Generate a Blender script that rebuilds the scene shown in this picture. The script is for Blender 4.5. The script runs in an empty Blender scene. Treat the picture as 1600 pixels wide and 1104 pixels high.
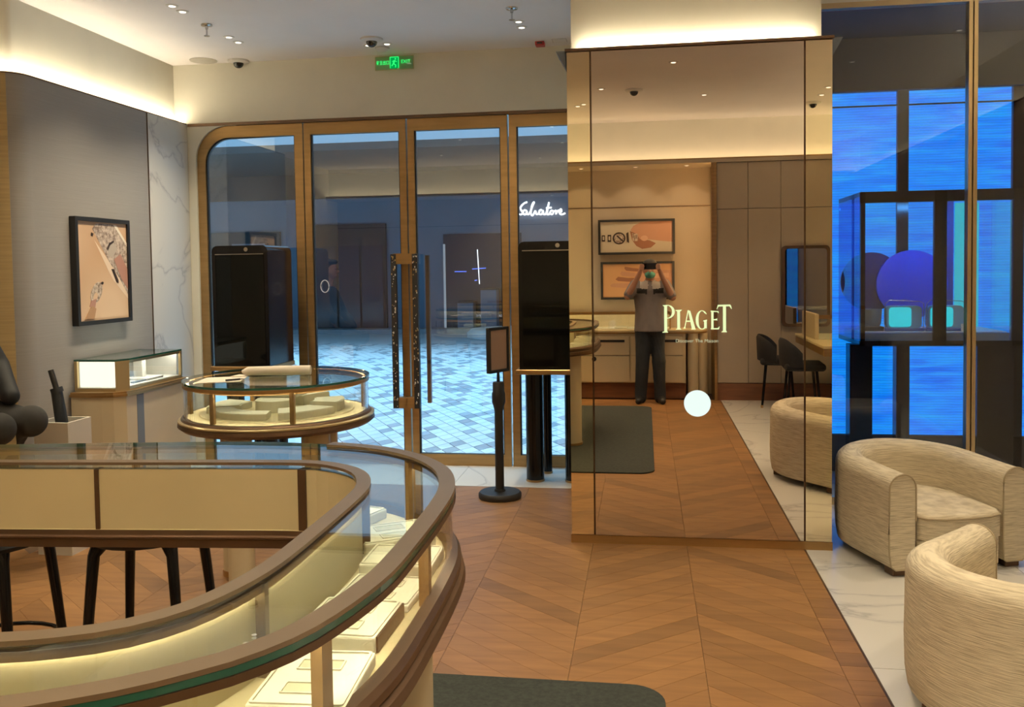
import bpy, bmesh, math, random
from mathutils import Vector, Matrix
random.seed(7)
S = bpy.context.scene
COL = S.collection
PI = math.pi

# ------------------------------------------------------------------ camera
F_PX, YAW, PITCH, ROLL, CY = 1380.0, 0.1497, 0.04252, 0.01425, 476.67
cam_d = bpy.data.cameras.new('camera')
cam = bpy.data.objects.new('camera', cam_d); COL.objects.link(cam)
_f = Vector((-math.sin(YAW)*math.cos(PITCH), math.cos(YAW)*math.cos(PITCH), -math.sin(PITCH)))
_r = Vector((math.cos(YAW), math.sin(YAW), 0)); _d = _f.cross(_r)
_c, _s = math.cos(ROLL), math.sin(ROLL)
right, down = _r*_c + _d*_s, -_r*_s + _d*_c
up = -down
cam.matrix_world = Matrix(((right.x, up.x, -_f.x, 0), (right.y, up.y, -_f.y, 0), (right.z, up.z, -_f.z, 1.58), (0, 0, 0, 1)))
cam_d.sensor_width = 36; cam_d.lens = 36*F_PX/1600; cam_d.shift_y = -(552-CY)/1600
cam_d.clip_start = 0.06; cam_d.clip_end = 200
S.camera = cam

# ------------------------------------------------------------------ world: overcast bluish dusk sky, brighter overhead
W = bpy.data.worlds.new('sky'); S.world = W; W.use_nodes = True
nt = W.node_tree; nt.nodes.clear()
tc = nt.nodes.new('ShaderNodeTexCoord'); sx = nt.nodes.new('ShaderNodeSeparateXYZ')
mx = nt.nodes.new('ShaderNodeMath'); mx.operation = 'MAXIMUM'; mx.inputs[1].default_value = 0
mm = nt.nodes.new('ShaderNodeMath'); mm.operation = 'MULTIPLY_ADD'; mm.inputs[1].default_value = .667; mm.inputs[2].default_value = .333
SKY_GAIN = 1.9
mg = nt.nodes.new('ShaderNodeMath'); mg.operation = 'MULTIPLY'; mg.inputs[1].default_value = SKY_GAIN
bg = nt.nodes.new('ShaderNodeBackground'); bg.inputs[0].default_value = (.30, .64, 1.0, 1)
wo = nt.nodes.new('ShaderNodeOutputWorld')
L = nt.links.new
L(tc.outputs['Generated'], sx.inputs[0]); L(sx.outputs['Z'], mx.inputs[0]); L(mx.outputs[0], mm.inputs[0])
L(mm.outputs[0], mg.inputs[0]); L(mg.outputs[0], bg.inputs[1]); L(bg.outputs[0], wo.inputs[0])

S.view_settings.view_transform = 'Standard'; S.view_settings.look = 'None'
S.view_settings.gamma = 1; S.view_settings.use_curve_mapping = False
S.view_settings.exposure = 0.1
cy_ = S.cycles
cy_.use_denoising = True; cy_.adaptive_threshold = .02
cy_.max_bounces = 8; cy_.diffuse_bounces = 4; cy_.glossy_bounces = 5; cy_.transmission_bounces = 4
cy_.transparent_max_bounces = 28; cy_.sample_clamp_indirect = 4.0; cy_.caustics_reflective = False; cy_.caustics_refractive = False

# soft daylight falling into the street, wide because the sky is clouded
sun_d = bpy.data.lights.new('daylight', 'SUN'); sun_d.energy = 5.6; sun_d.angle = math.radians(60); sun_d.color = (.31, .68, 1.0)
sun = bpy.data.objects.new('daylight', sun_d); COL.objects.link(sun); sun.rotation_euler = (math.radians(-14), math.radians(4), 0)

WARM = (1.0, .84, .58)
SPOT_W = 73.0      # ceiling downlights
COVE = 46.0         # LED strips in the coves
CASE = 70.0         # LED strips in the showcases

# ------------------------------------------------------------------ materials
def new_mat(name):
    m = bpy.data.materials.new(name); m.use_nodes = True
    n = m.node_tree; n.nodes.clear()
    out = n.nodes.new('ShaderNodeOutputMaterial')
    return m, n, out
def col4(c): return (c[0], c[1], c[2], 1)
def srgb(r, g, b):
    f = lambda v: (v/255/12.92) if v/255 <= .04045 else ((v/255+.055)/1.055)**2.4
    return (f(r), f(g), f(b))
def pbr(name, c, rough=.5, metal=0, var=0.0, scale=(8, 8, 8), c2=None, bump=0.0, bscale=None, detail=4, coords='Object', spec=.5, coat=0, rnd=0.0, lo=.35, hi=.65, sheen=0):
    m, n, out = new_mat(name)
    p = n.nodes.new('ShaderNodeBsdfPrincipled')
    p.inputs['Roughness'].default_value = rough; p.inputs['Metallic'].default_value = metal
    p.inputs['Specular IOR Level'].default_value = spec
    p.inputs['Coat Weight'].default_value = coat
    if sheen: p.inputs['Sheen Weight'].default_value = sheen
    n.links.new(p.outputs[0], out.inputs[0])
    p.inputs['Base Color'].default_value = col4(c)
    t = n.nodes.new('ShaderNodeTexCoord'); src = t.outputs[coords]
    if rnd:
        oi = n.nodes.new('ShaderNodeObjectInfo'); gi = n.nodes.new('ShaderNodeNewGeometry')
        ad = n.nodes.new('ShaderNodeMath'); ad.operation = 'ADD'
        n.links.new(oi.outputs['Random'], ad.inputs[0]); n.links.new(gi.outputs['Random Per Island'], ad.inputs[1])
        fr = n.nodes.new('ShaderNodeMath'); fr.operation = 'FRACT'; n.links.new(ad.outputs[0], fr.inputs[0])
        cx = n.nodes.new('ShaderNodeCombineXYZ'); ml = n.nodes.new('ShaderNodeMath'); ml.operation = 'MULTIPLY'; ml.inputs[1].default_value = 37
        n.links.new(fr.outputs[0], ml.inputs[0])
        for k in range(3): n.links.new(ml.outputs[0], cx.inputs[k])
        va = n.nodes.new('ShaderNodeVectorMath'); va.operation = 'ADD'
        n.links.new(src, va.inputs[0]); n.links.new(cx.outputs[0], va.inputs[1]); src = va.outputs[0]
    colour = None
    if var or c2:
        mp = n.nodes.new('ShaderNodeMapping'); mp.inputs['Scale'].default_value = scale
        no = n.nodes.new('ShaderNodeTexNoise'); no.inputs['Scale'].default_value = 1; no.inputs['Detail'].default_value = detail
        n.links.new(src, mp.inputs[0]); n.links.new(mp.outputs[0], no.inputs['Vector'])
        rp = n.nodes.new('ShaderNodeValToRGB')
        a = c if c2 else tuple(v*(1-var) for v in c); b = c2 if c2 else tuple(min(1, v*(1+var)) for v in c)
        rp.color_ramp.elements[0].color = col4(a); rp.color_ramp.elements[1].color = col4(b)
        rp.color_ramp.elements[0].position = lo; rp.color_ramp.elements[1].position = hi
        n.links.new(no.outputs[0], rp.inputs[0]); colour = rp.outputs[0]
        if bump:
            bu = n.nodes.new('ShaderNodeBump'); bu.inputs['Strength'].default_value = bump; bu.inputs['Distance'].default_value = .01
            n.links.new(no.outputs[0], bu.inputs['Height']); n.links.new(bu.outputs[0], p.inputs['Normal'])
    if rnd:
        hs = n.nodes.new('ShaderNodeHueSaturation')
        mr = n.nodes.new('ShaderNodeMapRange'); mr.inputs[3].default_value = 1-rnd; mr.inputs[4].default_value = 1+rnd
        n.links.new(fr.outputs[0], mr.inputs[0]); n.links.new(mr.outputs[0], hs.inputs['Value'])
        if colour: n.links.new(colour, hs.inputs['Color'])
        else: hs.inputs['Color'].default_value = col4(c)
        colour = hs.outputs[0]
    if colour: n.links.new(colour, p.inputs['Base Color'])
    return m
def glass(name, tint=(.97, .99, .985), f0=.045, gain=1.0, gl=(1, 1, 1), rough=0.0):
    m, n, out = new_mat(name)
    tr = n.nodes.new('ShaderNodeBsdfTransparent'); tr.inputs[0].default_value = col4(tint)
    g = n.nodes.new('ShaderNodeBsdfGlossy'); g.inputs['Roughness'].default_value = rough; g.inputs[0].default_value = col4(gl)
    lw = n.nodes.new('ShaderNodeLayerWeight'); lw.inputs[0].default_value = .5
    pw = n.nodes.new('ShaderNodeMath'); pw.operation = 'POWER'; pw.inputs[1].default_value = 5
    ma = n.nodes.new('ShaderNodeMath'); ma.operation = 'MULTIPLY_ADD'; ma.inputs[1].default_value = (1-f0)*gain; ma.inputs[2].default_value = f0
    mi = n.nodes.new('ShaderNodeMixShader')
    n.links.new(lw.outputs['Facing'], pw.inputs[0]); n.links.new(pw.outputs[0], ma.inputs[0]); n.links.new(ma.outputs[0], mi.inputs[0])
    n.links.new(tr.outputs[0], mi.inputs[1]); n.links.new(g.outputs[0], mi.inputs[2]); n.links.new(mi.outputs[0], out.inputs[0])
    return m
def emit(name, c, s=1.0):
    m, n, out = new_mat(name)
    e = n.nodes.new('ShaderNodeEmission'); e.inputs[0].default_value = col4(c); e.inputs[1].default_value = s
    n.links.new(e.outputs[0], out.inputs[0]); return m
def mirror(name, c, rough=0.0):
    m, n, out = new_mat(name)
    g = n.nodes.new('ShaderNodeBsdfGlossy'); g.inputs[0].default_value = col4(c); g.inputs['Roughness'].default_value = rough
    n.links.new(g.outputs[0], out.inputs[0]); return m
def marble(name):
    m, n, out = new_mat(name)
    p = n.nodes.new('ShaderNodeBsdfPrincipled'); p.inputs['Roughness'].default_value = .22
    n.links.new(p.outputs[0], out.inputs[0])
    t = n.nodes.new('ShaderNodeTexCoord')
    mp = n.nodes.new('ShaderNodeMapping'); mp.inputs['Rotation'].default_value = (.5, .9, .6)
    n1 = n.nodes.new('ShaderNodeTexNoise'); n1.inputs['Scale'].default_value = .8; n1.inputs['Detail'].default_value = 6; n1.inputs['Distortion'].default_value = 1.2
    n.links.new(t.outputs['Object'], mp.inputs[0]); n.links.new(mp.outputs[0], n1.inputs['Vector'])
    r = n.nodes.new('ShaderNodeValToRGB'); e = r.color_ramp.elements
    base = (.66, .64, .60); vein = (.44, .43, .42)
    e[0].position = 0; e[0].color = col4(base); e[1].position = 1; e[1].color = col4(base)
    for pos, c in ((.47, base), (.493, (.58, .56, .54)), (.499, vein), (.504, (.58, .56, .54)), (.52, base)):
        k = e.new(pos); k.color = col4(c)
    n.links.new(n1.outputs[0], r.inputs[0]); n.links.new(r.outputs[0], p.inputs['Base Color'])
    return m
def woven_screen(name):
    """blue LED mesh: fine weave and soft cloudy blue picture, gives off light"""
    m, n, out = new_mat(name)
    t = n.nodes.new('ShaderNodeTexCoord')
    mp = n.nodes.new('ShaderNodeMapping'); mp.inputs['Scale'].default_value = (1.6, 1, 14)
    no = n.nodes.new('ShaderNodeTexNoise'); no.inputs['Scale'].default_value = 1.5; no.inputs['Detail'].default_value = 5; no.inputs['Distortion'].default_value = .6
    n.links.new(t.outputs['Object'], mp.inputs[0]); n.links.new(mp.outputs[0], no.inputs['Vector'])
    sp = n.nodes.new('ShaderNodeSeparateXYZ'); n.links.new(t.outputs['Object'], sp.inputs[0])
    gx = n.nodes.new('ShaderNodeMapRange'); gx.inputs[1].default_value = 1.2; gx.inputs[2].default_value = 3.0; gx.inputs[3].default_value = -.16; gx.inputs[4].default_value = .16
    n.links.new(sp.outputs[0], gx.inputs[0])
    ad = n.nodes.new('ShaderNodeMath'); ad.operation = 'ADD'; n.links.new(no.outputs[0], ad.inputs[0]); n.links.new(gx.outputs[0], ad.inputs[1])
    r = n.nodes.new('ShaderNodeValToRGB'); e = r.color_ramp.elements
    e[0].position = .12; e[0].color = (.004, .135, .80, 1); e[1].position = .72; e[1].color = (.02, .42, .88, 1)
    k = e.new(.38); k.color = (.008, .25, .90, 1)
    n.links.new(ad.outputs[0], r.inputs[0])
    wv = n.nodes.new('ShaderNodeTexWave'); wv.wave_type = 'BANDS'; wv.bands_direction = 'Z'; wv.inputs['Scale'].default_value = 16; wv.inputs['Distortion'].default_value = 1.5
    n.links.new(t.outputs['Object'], wv.inputs['Vector'])
    mr = n.nodes.new('ShaderNodeMapRange'); mr.inputs[3].default_value = .92; mr.inputs[4].default_value = 1.18
    n.links.new(wv.outputs['Fac'], mr.inputs[0])
    em = n.nodes.new('ShaderNodeEmission'); n.links.new(r.outputs[0], em.inputs[0]); n.links.new(mr.outputs[0], em.inputs[1])
    n.links.new(em.outputs[0], out.inputs[0]); return m

M = {}
M['plaster'] = pbr('cream_plaster', (.76, .735, .63), .85, var=.03, scale=(3, 3, 3))
M['ceil'] = pbr('ceiling_paint', (.84, .81, .80), .9, var=.02, scale=(2, 2, 2))
M['wallpaper'] = pbr('grey_silk_wallcovering', (.285, .272, .268), .75, var=.05, scale=(3, 3, 420), bump=.08)
M['paintedglow'] = pbr('wallcovering_painted_glow', (.42, .31, .15), .7, var=.08, scale=(2, 2, 90), bump=.1)  # warm light on the wall covering, painted in as a golden tone
M['panelbeige'] = pbr('beige_panel_lacquer', (.46, .38, .29), .55, var=.03, scale=(2, 2, 2))
M['cream'] = pbr('cream_lacquer', (.62, .53, .36), .4, var=.03, scale=(3, 3, 3))
M['creampanel'] = pbr('cream_back_panel', (.58, .49, .29), .5, var=.04, scale=(3, 3, 3))
M['leather'] = pbr('ivory_leather', (.84, .79, .62), .6, var=.03, scale=(20, 20, 20))
M['pad'] = pbr('ivory_suede_slot', (.60, .55, .38), .8)
M['deck'] = pbr('pale_gold_deck', (.62, .52, .30), .5, var=.04, scale=(10, 10, 10))
M['wood'] = pbr('oak_chevron', (.19, .090, .031), .42, c2=(.275, .138, .050), scale=(3, 22, 3), detail=6, rnd=.19, lo=.3, hi=.7)
M['gap'] = pbr('dark_joint', (.09, .05, .025), .9)
M['bronze'] = pbr('brushed_bronze', (.40, .245, .10), .36, metal=.75, var=.08, scale=(4, 4, 40))
M['bronzedk'] = pbr('dark_bronze', (.115, .066, .037), .38, metal=.6, var=.1, scale=(5, 5, 5))
M['rail'] = pbr('satin_bronze_rail', (.27, .20, .135), .33, metal=.7, var=.05, scale=(6, 6, 6))
M['gold'] = pbr('pale_gold_metal', (.62, .47, .25), .3, metal=.8)
M['mahog'] = pbr('red_brown_wood', (.19, .075, .035), .4, var=.2, scale=(3, 3, 30))
M['black'] = pbr('black_lacquer', (.006, .006, .007), .14, spec=.3)
M['blackglass'] = pbr('black_glass', (.004, .005, .005), .04, spec=.22)
M['blackmat'] = pbr('matt_black', (.012, .011, .011), .5)
M['blackfab'] = pbr('black_velvet', (.012, .013, .016), .85, var=.2, scale=(40, 40, 40))
M['rug'] = pbr('dark_green_grey_carpet', (.024, .029, .024), .95, var=.25, scale=(60, 60, 60), bump=.2)
M['boucle'] = pbr('cream_boucle', (.49, .41, .285), .95, c2=(.74, .65, .48), scale=(11, 11, 230), detail=7, bump=.5, lo=.32, hi=.6)
M['piping'] = pbr('cream_piping', (.42, .34, .22), .9)
M['marble'] = marble('white_marble')
M['mirror'] = mirror('bronze_tint_mirror', (.74, .65, .56))
M['mirrorgold'] = mirror('champagne_mirror', (.84, .72, .50))
M['mirrorplain'] = mirror('plain_mirror', (.8, .8, .8))
M['glass'] = glass('clear_glass', (.96, .985, .985), .05)
M['glassdoor'] = glass('shopfront_glass', (.97, .985, .995), .16, gl=(1, 1, 1))
M['glassblue'] = glass('partition_glass', (.97, .985, .99), .055)
M['glasstop'] = glass('counter_glass', (.93, .975, .96), .05)
M['glassedge'] = pbr('green_glass_edge', (.02, .09, .065), .12, spec=.6)
M['led'] = emit('warm_led', WARM, COVE)
M['ledrear'] = emit('rear_cove_led', WARM, 180.0)
M['ledinner'] = emit('inner_case_led', (1.0, .86, .58), 26.0)
M['ledniche'] = emit('niche_led', (1, .68, .30), 170.0)
M['ledcase'] = emit('showcase_led', (1.0, .86, .58), CASE)
M['ledwhite'] = emit('showcase_led_white', (1.0, .95, .80), 45.0)
M['lens'] = emit('downlight_lens', (1.0, .9, .72), 2.5)
M['lensoff'] = pbr('unlit_lens', (.5, .47, .42), .3)
M['white'] = pbr('white_paint', (.72, .70, .66), .5)
M['chrome'] = pbr('chrome', (.6, .6, .6), .15, metal=1)
M['red'] = pbr('red_plastic', (.35, .012, .016), .4)
M['smoke'] = pbr('smoked_dome', (.01, .01, .01), .05)
M['screen'] = woven_screen('blue_led_mesh')
M['darkvoid'] = pbr('dark_grey_paint', (.10, .092, .086), .8)
M['logo'] = emit('logo_light', (.86, 1.0, .50), .95)
M['tag'] = emit('tagline_light', (.80, .78, .48), .6)
M['button'] = emit('button_light', (.50, .93, 1.0), .95)
M['buttonrim'] = emit('button_rim_light', (.85, 1.0, .92), .95)
M['buttonink'] = pbr('button_ink', (.1, .22, .24), .6)
M['green'] = emit('exit_green', (.03, .95, .18), 1.1)
M['greendk'] = emit('exit_green_dark', (.0, .5, .09), .7)
M['neonwhite'] = emit('neon_white', (.92, .96, 1.0), 2.2)
M['neonblue'] = emit('neon_blue', (.08, .2, 1.0), 2.0)
M['stone'] = pbr('pale_paving', (.70, .71, .70), .55, var=.06, scale=(3, 3, 3), rnd=.05)
M['stonegrey'] = pbr('grey_paving', (.33, .35, .37), .55, var=.08, scale=(3, 3, 3), rnd=.12)
M['facade'] = pbr('blue_grey_facade', (.17, .205, .26), .6, var=.05, scale=(1, 1, 1))
M['facadedk'] = pbr('dark_facade', (.028, .030, .032), .6, var=.1, scale=(1, 1, 1))
M['canopy'] = pbr('canopy_soffit', (.09, .085, .08), .8)
M['shopglass'] = pbr('dark_shop_glass', (.03, .035, .05), .12)
M['skin'] = pbr('skin', (.50, .27, .19), .55, var=.05, scale=(15, 15, 15))
M['hair'] = pbr('black_hair', (.012, .010, .009), .5)
M['shirt'] = pbr('grey_shirt', (.20, .18, .185), .85, var=.12, scale=(9, 9, 5))
M['shirtblack'] = pbr('black_shirt_panel', (.012, .012, .013), .8)
M['shirtwhite'] = pbr('white_collar', (.6, .58, .56), .8)
M['jeans'] = pbr('dark_jeans', (.020, .026, .034), .85, var=.3, scale=(9, 9, 5))
M['jacket'] = pbr('black_jacket', (.0055, .006, .007), .7, var=.3, scale=(9, 9, 5))
M['trousergrey'] = pbr('charcoal_trousers', (.020, .019, .017), .85, var=.2, scale=(9, 9, 5))
M['mask'] = pbr('green_mask', (.10, .38, .30), .8)
M['paper'] = pbr('pale_paper', (.80, .72, .60), .8)
M['phone'] = pbr('dark_phone', (.02, .02, .024), .2)
M['umbrella'] = pbr('black_umbrella_cloth', (.012, .015, .02), .7, var=.2, scale=(20, 20, 6))
M['carton'] = pbr('white_carton', (.66, .62, .54), .7)

# ------------------------------------------------------------------ mesh helpers
class MB:
    def __init__(s): s.v = []; s.f = []; s.m = []
    def add(s, vs, fs, mi=0):
        o = len(s.v); s.v += [tuple(p) for p in vs]; s.f += [tuple(i+o for i in f) for f in fs]; s.m += [mi]*len(fs); return s
    def box(s, x0, x1, y0, y1, z0, z1, mi=0):
        vs = [(x, y, z) for z in (z0, z1) for y in (y0, y1) for x in (x0, x1)]
        return s.add(vs, [(0, 2, 3, 1), (4, 5, 7, 6), (0, 1, 5, 4), (2, 6, 7, 3), (0, 4, 6, 2), (1, 3, 7, 5)], mi)
    def bbox(s, x0, x1, y0, y1, z0, z1, b=.01, seg=2, mi=0):
        bm = bmesh.new(); bmesh.ops.create_cube(bm, size=1)
        for v in bm.verts: v.co = ((x0+x1)/2+v.co.x*(x1-x0), (y0+y1)/2+v.co.y*(y1-y0), (z0+z1)/2+v.co.z*(z1-z0))
        bmesh.ops.bevel(bm, geom=list(bm.edges), offset=b, segments=seg, profile=.5, affect='EDGES')
        return s.bm(bm, mi)
    def bm(s, bm, mi=0):
        bm.verts.index_update()
        s.add([v.co[:] for v in bm.verts], [[v.index for v in f.verts] for f in bm.faces], mi); bm.free(); return s
    def prism(s, poly, z0, z1, mi=0, axis='z', flip=False):
        """poly: 2-D points (ccw); extruded along axis from z0 to z1"""
        n = len(poly)
        P = (lambda a, b, c: (a, b, c)) if axis == 'z' else ((lambda a, b, c: (a, c, b)) if axis == 'y' else (lambda a, b, c: (c, a, b)))
        vs = [P(a, b, z0) for a, b in poly] + [P(a, b, z1) for a, b in poly]
        fs = [tuple(range(n))[::-1], tuple(range(n, 2*n))] + [(i, (i+1) % n, n+(i+1) % n, n+i) for i in range(n)]
        if axis == 'y': fs = [f[::-1] for f in fs]
        return s.add(vs, fs, mi)
    def ringprism(s, outer, inner, z0, z1, mi=0, closed=True):
        """band between two equally long paths"""
        n = len(outer)
        vs = [(a, b, z) for z in (z0, z1) for path in (outer, inner) for a, b in path]
        O0, I0, O1, I1 = 0, n, 2*n, 3*n
        fs = []
        for i in range(n if closed else n-1):
            j = (i+1) % n
            fs += [(O0+i, O0+j, O1+j, O1+i), (I0+j, I0+i, I1+i, I1+j), (O1+i, O1+j, I1+j, I1+i), (O0+j, O0+i, I0+i, I0+j)]
        if not closed: fs += [(O0, O1, I1, I0), (O0+n-1, I0+n-1, I1+n-1, O1+n-1)]
        return s.add(vs, fs, mi)
    def lathe(s, prof, c=(0, 0, 0), seg=32, mi=0):
        n = len(prof); vs = []; fs = []
        for k in range(seg):
            a = 2*PI*k/seg
            for r, z in prof: vs.append((c[0]+r*math.cos(a), c[1]+r*math.sin(a), c[2]+z))
        for k in range(seg):
            k2 = (k+1) % seg
            for i in range(n-1): fs.append((k*n+i, k2*n+i, k2*n+i+1, k*n+i+1))
        s.add(vs, fs, mi); o = len(s.v)-seg*n
        if prof[0][0] > 1e-6: s.f.append(tuple(o+k*n for k in range(seg))[::-1]); s.m.append(mi)
        if prof[-1][0] > 1e-6: s.f.append(tuple(o+k*n+n-1 for k in range(seg))); s.m.append(mi)
        return s
    def cyl(s, c, r, z0, z1, seg=24, mi=0): return s.lathe([(r, z0), (r, z1)], (c[0], c[1], 0), seg, mi)
    def tube(s, path, r, seg=8, mi=0, closed=False, cap=True):
        P = [Vector(p) for p in path]; n = len(P); R = r if isinstance(r, (list, tuple)) else [r]*n
        vs = []; up0 = Vector((0, 0, 1))
        for i, p in enumerate(P):
            a = P[(i-1) % n] if (closed or i) else p; b = P[(i+1) % n] if (closed or i < n-1) else p
            t = (b-a).normalized() if (b-a).length > 1e-9 else Vector((0, 0, 1))
            u = up0.cross(t)
            if u.length < 1e-3: u = Vector((1, 0, 0)).cross(t)
            u.normalize(); w = t.cross(u)
            for k in range(seg):
                an = 2*PI*k/seg; vs.append(p+u*math.cos(an)*R[i]+w*math.sin(an)*R[i])
        fs = []
        for i in range(n if closed else n-1):
            j = (i+1) % n
            for k in range(seg):
                k2 = (k+1) % seg; fs.append((i*seg+k, i*seg+k2, j*seg+k2, j*seg+k))
        if cap and not closed: fs += [tuple(range(seg))[::-1], tuple((n-1)*seg+k for k in range(seg))]
        return s.add(vs, fs, mi)
    def ball(s, c, r, seg=14, rings=9, mi=0):
        rx, ry, rz = r if isinstance(r, (list, tuple)) else (r, r, r)
        vs = [(c[0], c[1], c[2]-rz)]; fs = []
        for i in range(1, rings):
            t = -PI/2+PI*i/rings
            for k in range(seg):
                a = 2*PI*k/seg; vs.append((c[0]+rx*math.cos(t)*math.cos(a), c[1]+ry*math.cos(t)*math.sin(a), c[2]+rz*math.sin(t)))
        vs.append((c[0], c[1], c[2]+rz)); e = len(vs)-1
        for k in range(seg):
            k2 = (k+1) % seg; fs.append((0, 1+k2, 1+k)); fs.append((e, 1+(rings-2)*seg+k, 1+(rings-2)*seg+k2))
            for i in range(rings-2): fs.append((1+i*seg+k, 1+i*seg+k2, 1+(i+1)*seg+k2, 1+(i+1)*seg+k))
        return s.add(vs, fs, mi)
    def sweep(s, path, prof, closed=False, mi=0, cap=True):
        """plan path of (x,y); profile of (offset to the left of travel, z), closed loop"""
        n = len(path); k = len(prof); vs = []
        for i in range(n):
            a = Vector(path[(i-1) % n]) if (closed or i) else Vector(path[i]); b = Vector(path[(i+1) % n]) if (closed or i < n-1) else Vector(path[i])
            t = (b-a).normalized(); nx, ny = -t.y, t.x
            for o, z in prof: vs.append((path[i][0]+nx*o, path[i][1]+ny*o, z))
        fs = []
        for i in range(n if closed else n-1):
            j = (i+1) % n
            for q in range(k):
                q2 = (q+1) % k; fs.append((i*k+q, i*k+q2, j*k+q2, j*k+q))
        if cap and not closed: fs += [tuple(range(k)), tuple((n-1)*k+q for q in range(k))[::-1]]
        return s.add(vs, fs, mi)
    def build(s, name, mats, parent=None, smooth=False, world=True, fix=True):
        me = bpy.data.meshes.new(name)
        off = Vector((0, 0, 0))
        if world and parent is not None:
            r = parent
            while r.parent: r = r.parent
            off = r.location
        me.from_pydata([(v[0]-off[0], v[1]-off[1], v[2]-off[2]) for v in s.v], [], s.f)
        mats = mats if isinstance(mats, (list, tuple)) else [mats]
        for m in mats: me.materials.append(M[m] if isinstance(m, str) else m)
        if len(mats) > 1: me.polygons.foreach_set('material_index', s.m)
        if fix:
            bm = bmesh.new(); bm.from_mesh(me); bmesh.ops.recalc_face_normals(bm, faces=bm.faces); bm.to_mesh(me); bm.free()
        if smooth:
            me.polygons.foreach_set('use_smooth', [True]*len(me.polygons))
            try: me.set_sharp_from_angle(angle=math.radians(smooth if smooth is not True else 40))
            except Exception: pass
        me.update()
        o = bpy.data.objects.new(name, me); COL.objects.link(o)
        if parent is not None: o.parent = parent
        return o
def tag(o, label=None, cat=None, group=None, kind=None):
    if label: o['label'] = label
    if cat: o['category'] = cat
    if group: o['group'] = group
    if kind: o['kind'] = kind
    return o
def thing(name, label, cat, loc=(0, 0, 0), rz=0, group=None):
    o = bpy.data.objects.new(name, None); COL.objects.link(o); o.empty_display_size = .1
    o.location = loc; o.rotation_euler = (0, 0, rz)
    return tag(o, label, cat, group)
def struct(o, label, cat): return tag(o, label, cat, kind='structure')
def copy_tree(o, parent=None):
    c = o.copy(); COL.objects.link(c); c.parent = parent
    for ch in list(o.children): copy_tree(ch, c)
    return c
def arc(cx, cy, r, a0, a1, n):
    return [(cx+r*math.cos(math.radians(a0+(a1-a0)*i/n)), cy+r*math.sin(math.radians(a0+(a1-a0)*i/n))) for i in range(n+1)]
def rrect(x0, x1, y0, y1, r, n=6, corners='1111'):
    out = []
    for k, (cx, cy, a) in enumerate(((x1-r, y1-r, 0), (x0+r, y1-r, 90), (x0+r, y0+r, 180), (x1-r, y0+r, 270))):
        if corners[k] == '1': out += arc(cx, cy, r, a, a+90, n)
        else: out.append([(x1, y1), (x0, y1), (x0, y0), (x1, y0)][k])
    return out
def spline(pts, per=6, closed=False):
    out = []; n = len(pts)
    for i in range(n if closed else n-1):
        p0 = pts[(i-1) % n] if (closed or i) else pts[i]; p1 = pts[i]; p2 = pts[(i+1) % n]; p3 = pts[(i+2) % n] if (closed or i < n-2) else p2
        for k in range(per):
            t = k/per
            out.append(tuple(.5*((2*p1[d])+(-p0[d]+p2[d])*t+(2*p0[d]-5*p1[d]+4*p2[d]-p3[d])*t*t+(-p0[d]+3*p1[d]-3*p2[d]+p3[d])*t**3) for d in range(len(p1))))
    if not closed: out.append(tuple(pts[-1]))
    return out
def resample(path, n, closed=False):
    P = [Vector(p) for p in path]
    if closed: P.append(P[0])
    d = [0]
    for a, b in zip(P, P[1:]): d.append(d[-1]+(b-a).length)
    out = []; j = 0; m = n if closed else n-1
    for i in range(n):
        t = d[-1]*i/m
        while j < len(d)-2 and d[j+1] < t: j += 1
        u = (t-d[j])/max(1e-9, d[j+1]-d[j]); out.append(tuple(P[j].lerp(P[j+1], u)))
    return out
def offset(path, o, closed=False):
    n = len(path); out = []
    for i in range(n):
        a = Vector(path[(i-1) % n]) if (closed or i) else Vector(path[i]); b = Vector(path[(i+1) % n]) if (closed or i < n-1) else Vector(path[i])
        t = (b-a).normalized(); out.append((path[i][0]-t.y*o, path[i][1]+t.x*o))
    return out
def text_mesh(body, size, name, mat, parent, mtx, shear=0, extrude=.0008, bold=0):
    cu = bpy.data.curves.new(name, 'FONT'); cu.body = body; cu.size = size; cu.shear = shear; cu.extrude = extrude; cu.offset = bold
    cu.align_x = 'CENTER'; cu.align_y = 'CENTER'; cu.resolution_u = 3
    t = bpy.data.objects.new('tmp', cu); COL.objects.link(t)
    dg = bpy.context.evaluated_depsgraph_get(); me = bpy.data.meshes.new_from_object(t.evaluated_get(dg))
    bpy.data.objects.remove(t); bpy.data.curves.remove(cu)
    me.materials.clear(); me.materials.append(M[mat]); me.transform(mtx)
    o = bpy.data.objects.new(name, me); COL.objects.link(o); o.parent = parent
    return o
# ================================================================== ROOM SHELL
H = 3.28                       # ceiling height
XL, YD, YB = -3.73, 6.88, -0.5  # left wall face, shopfront plane, rear panel face
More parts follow.
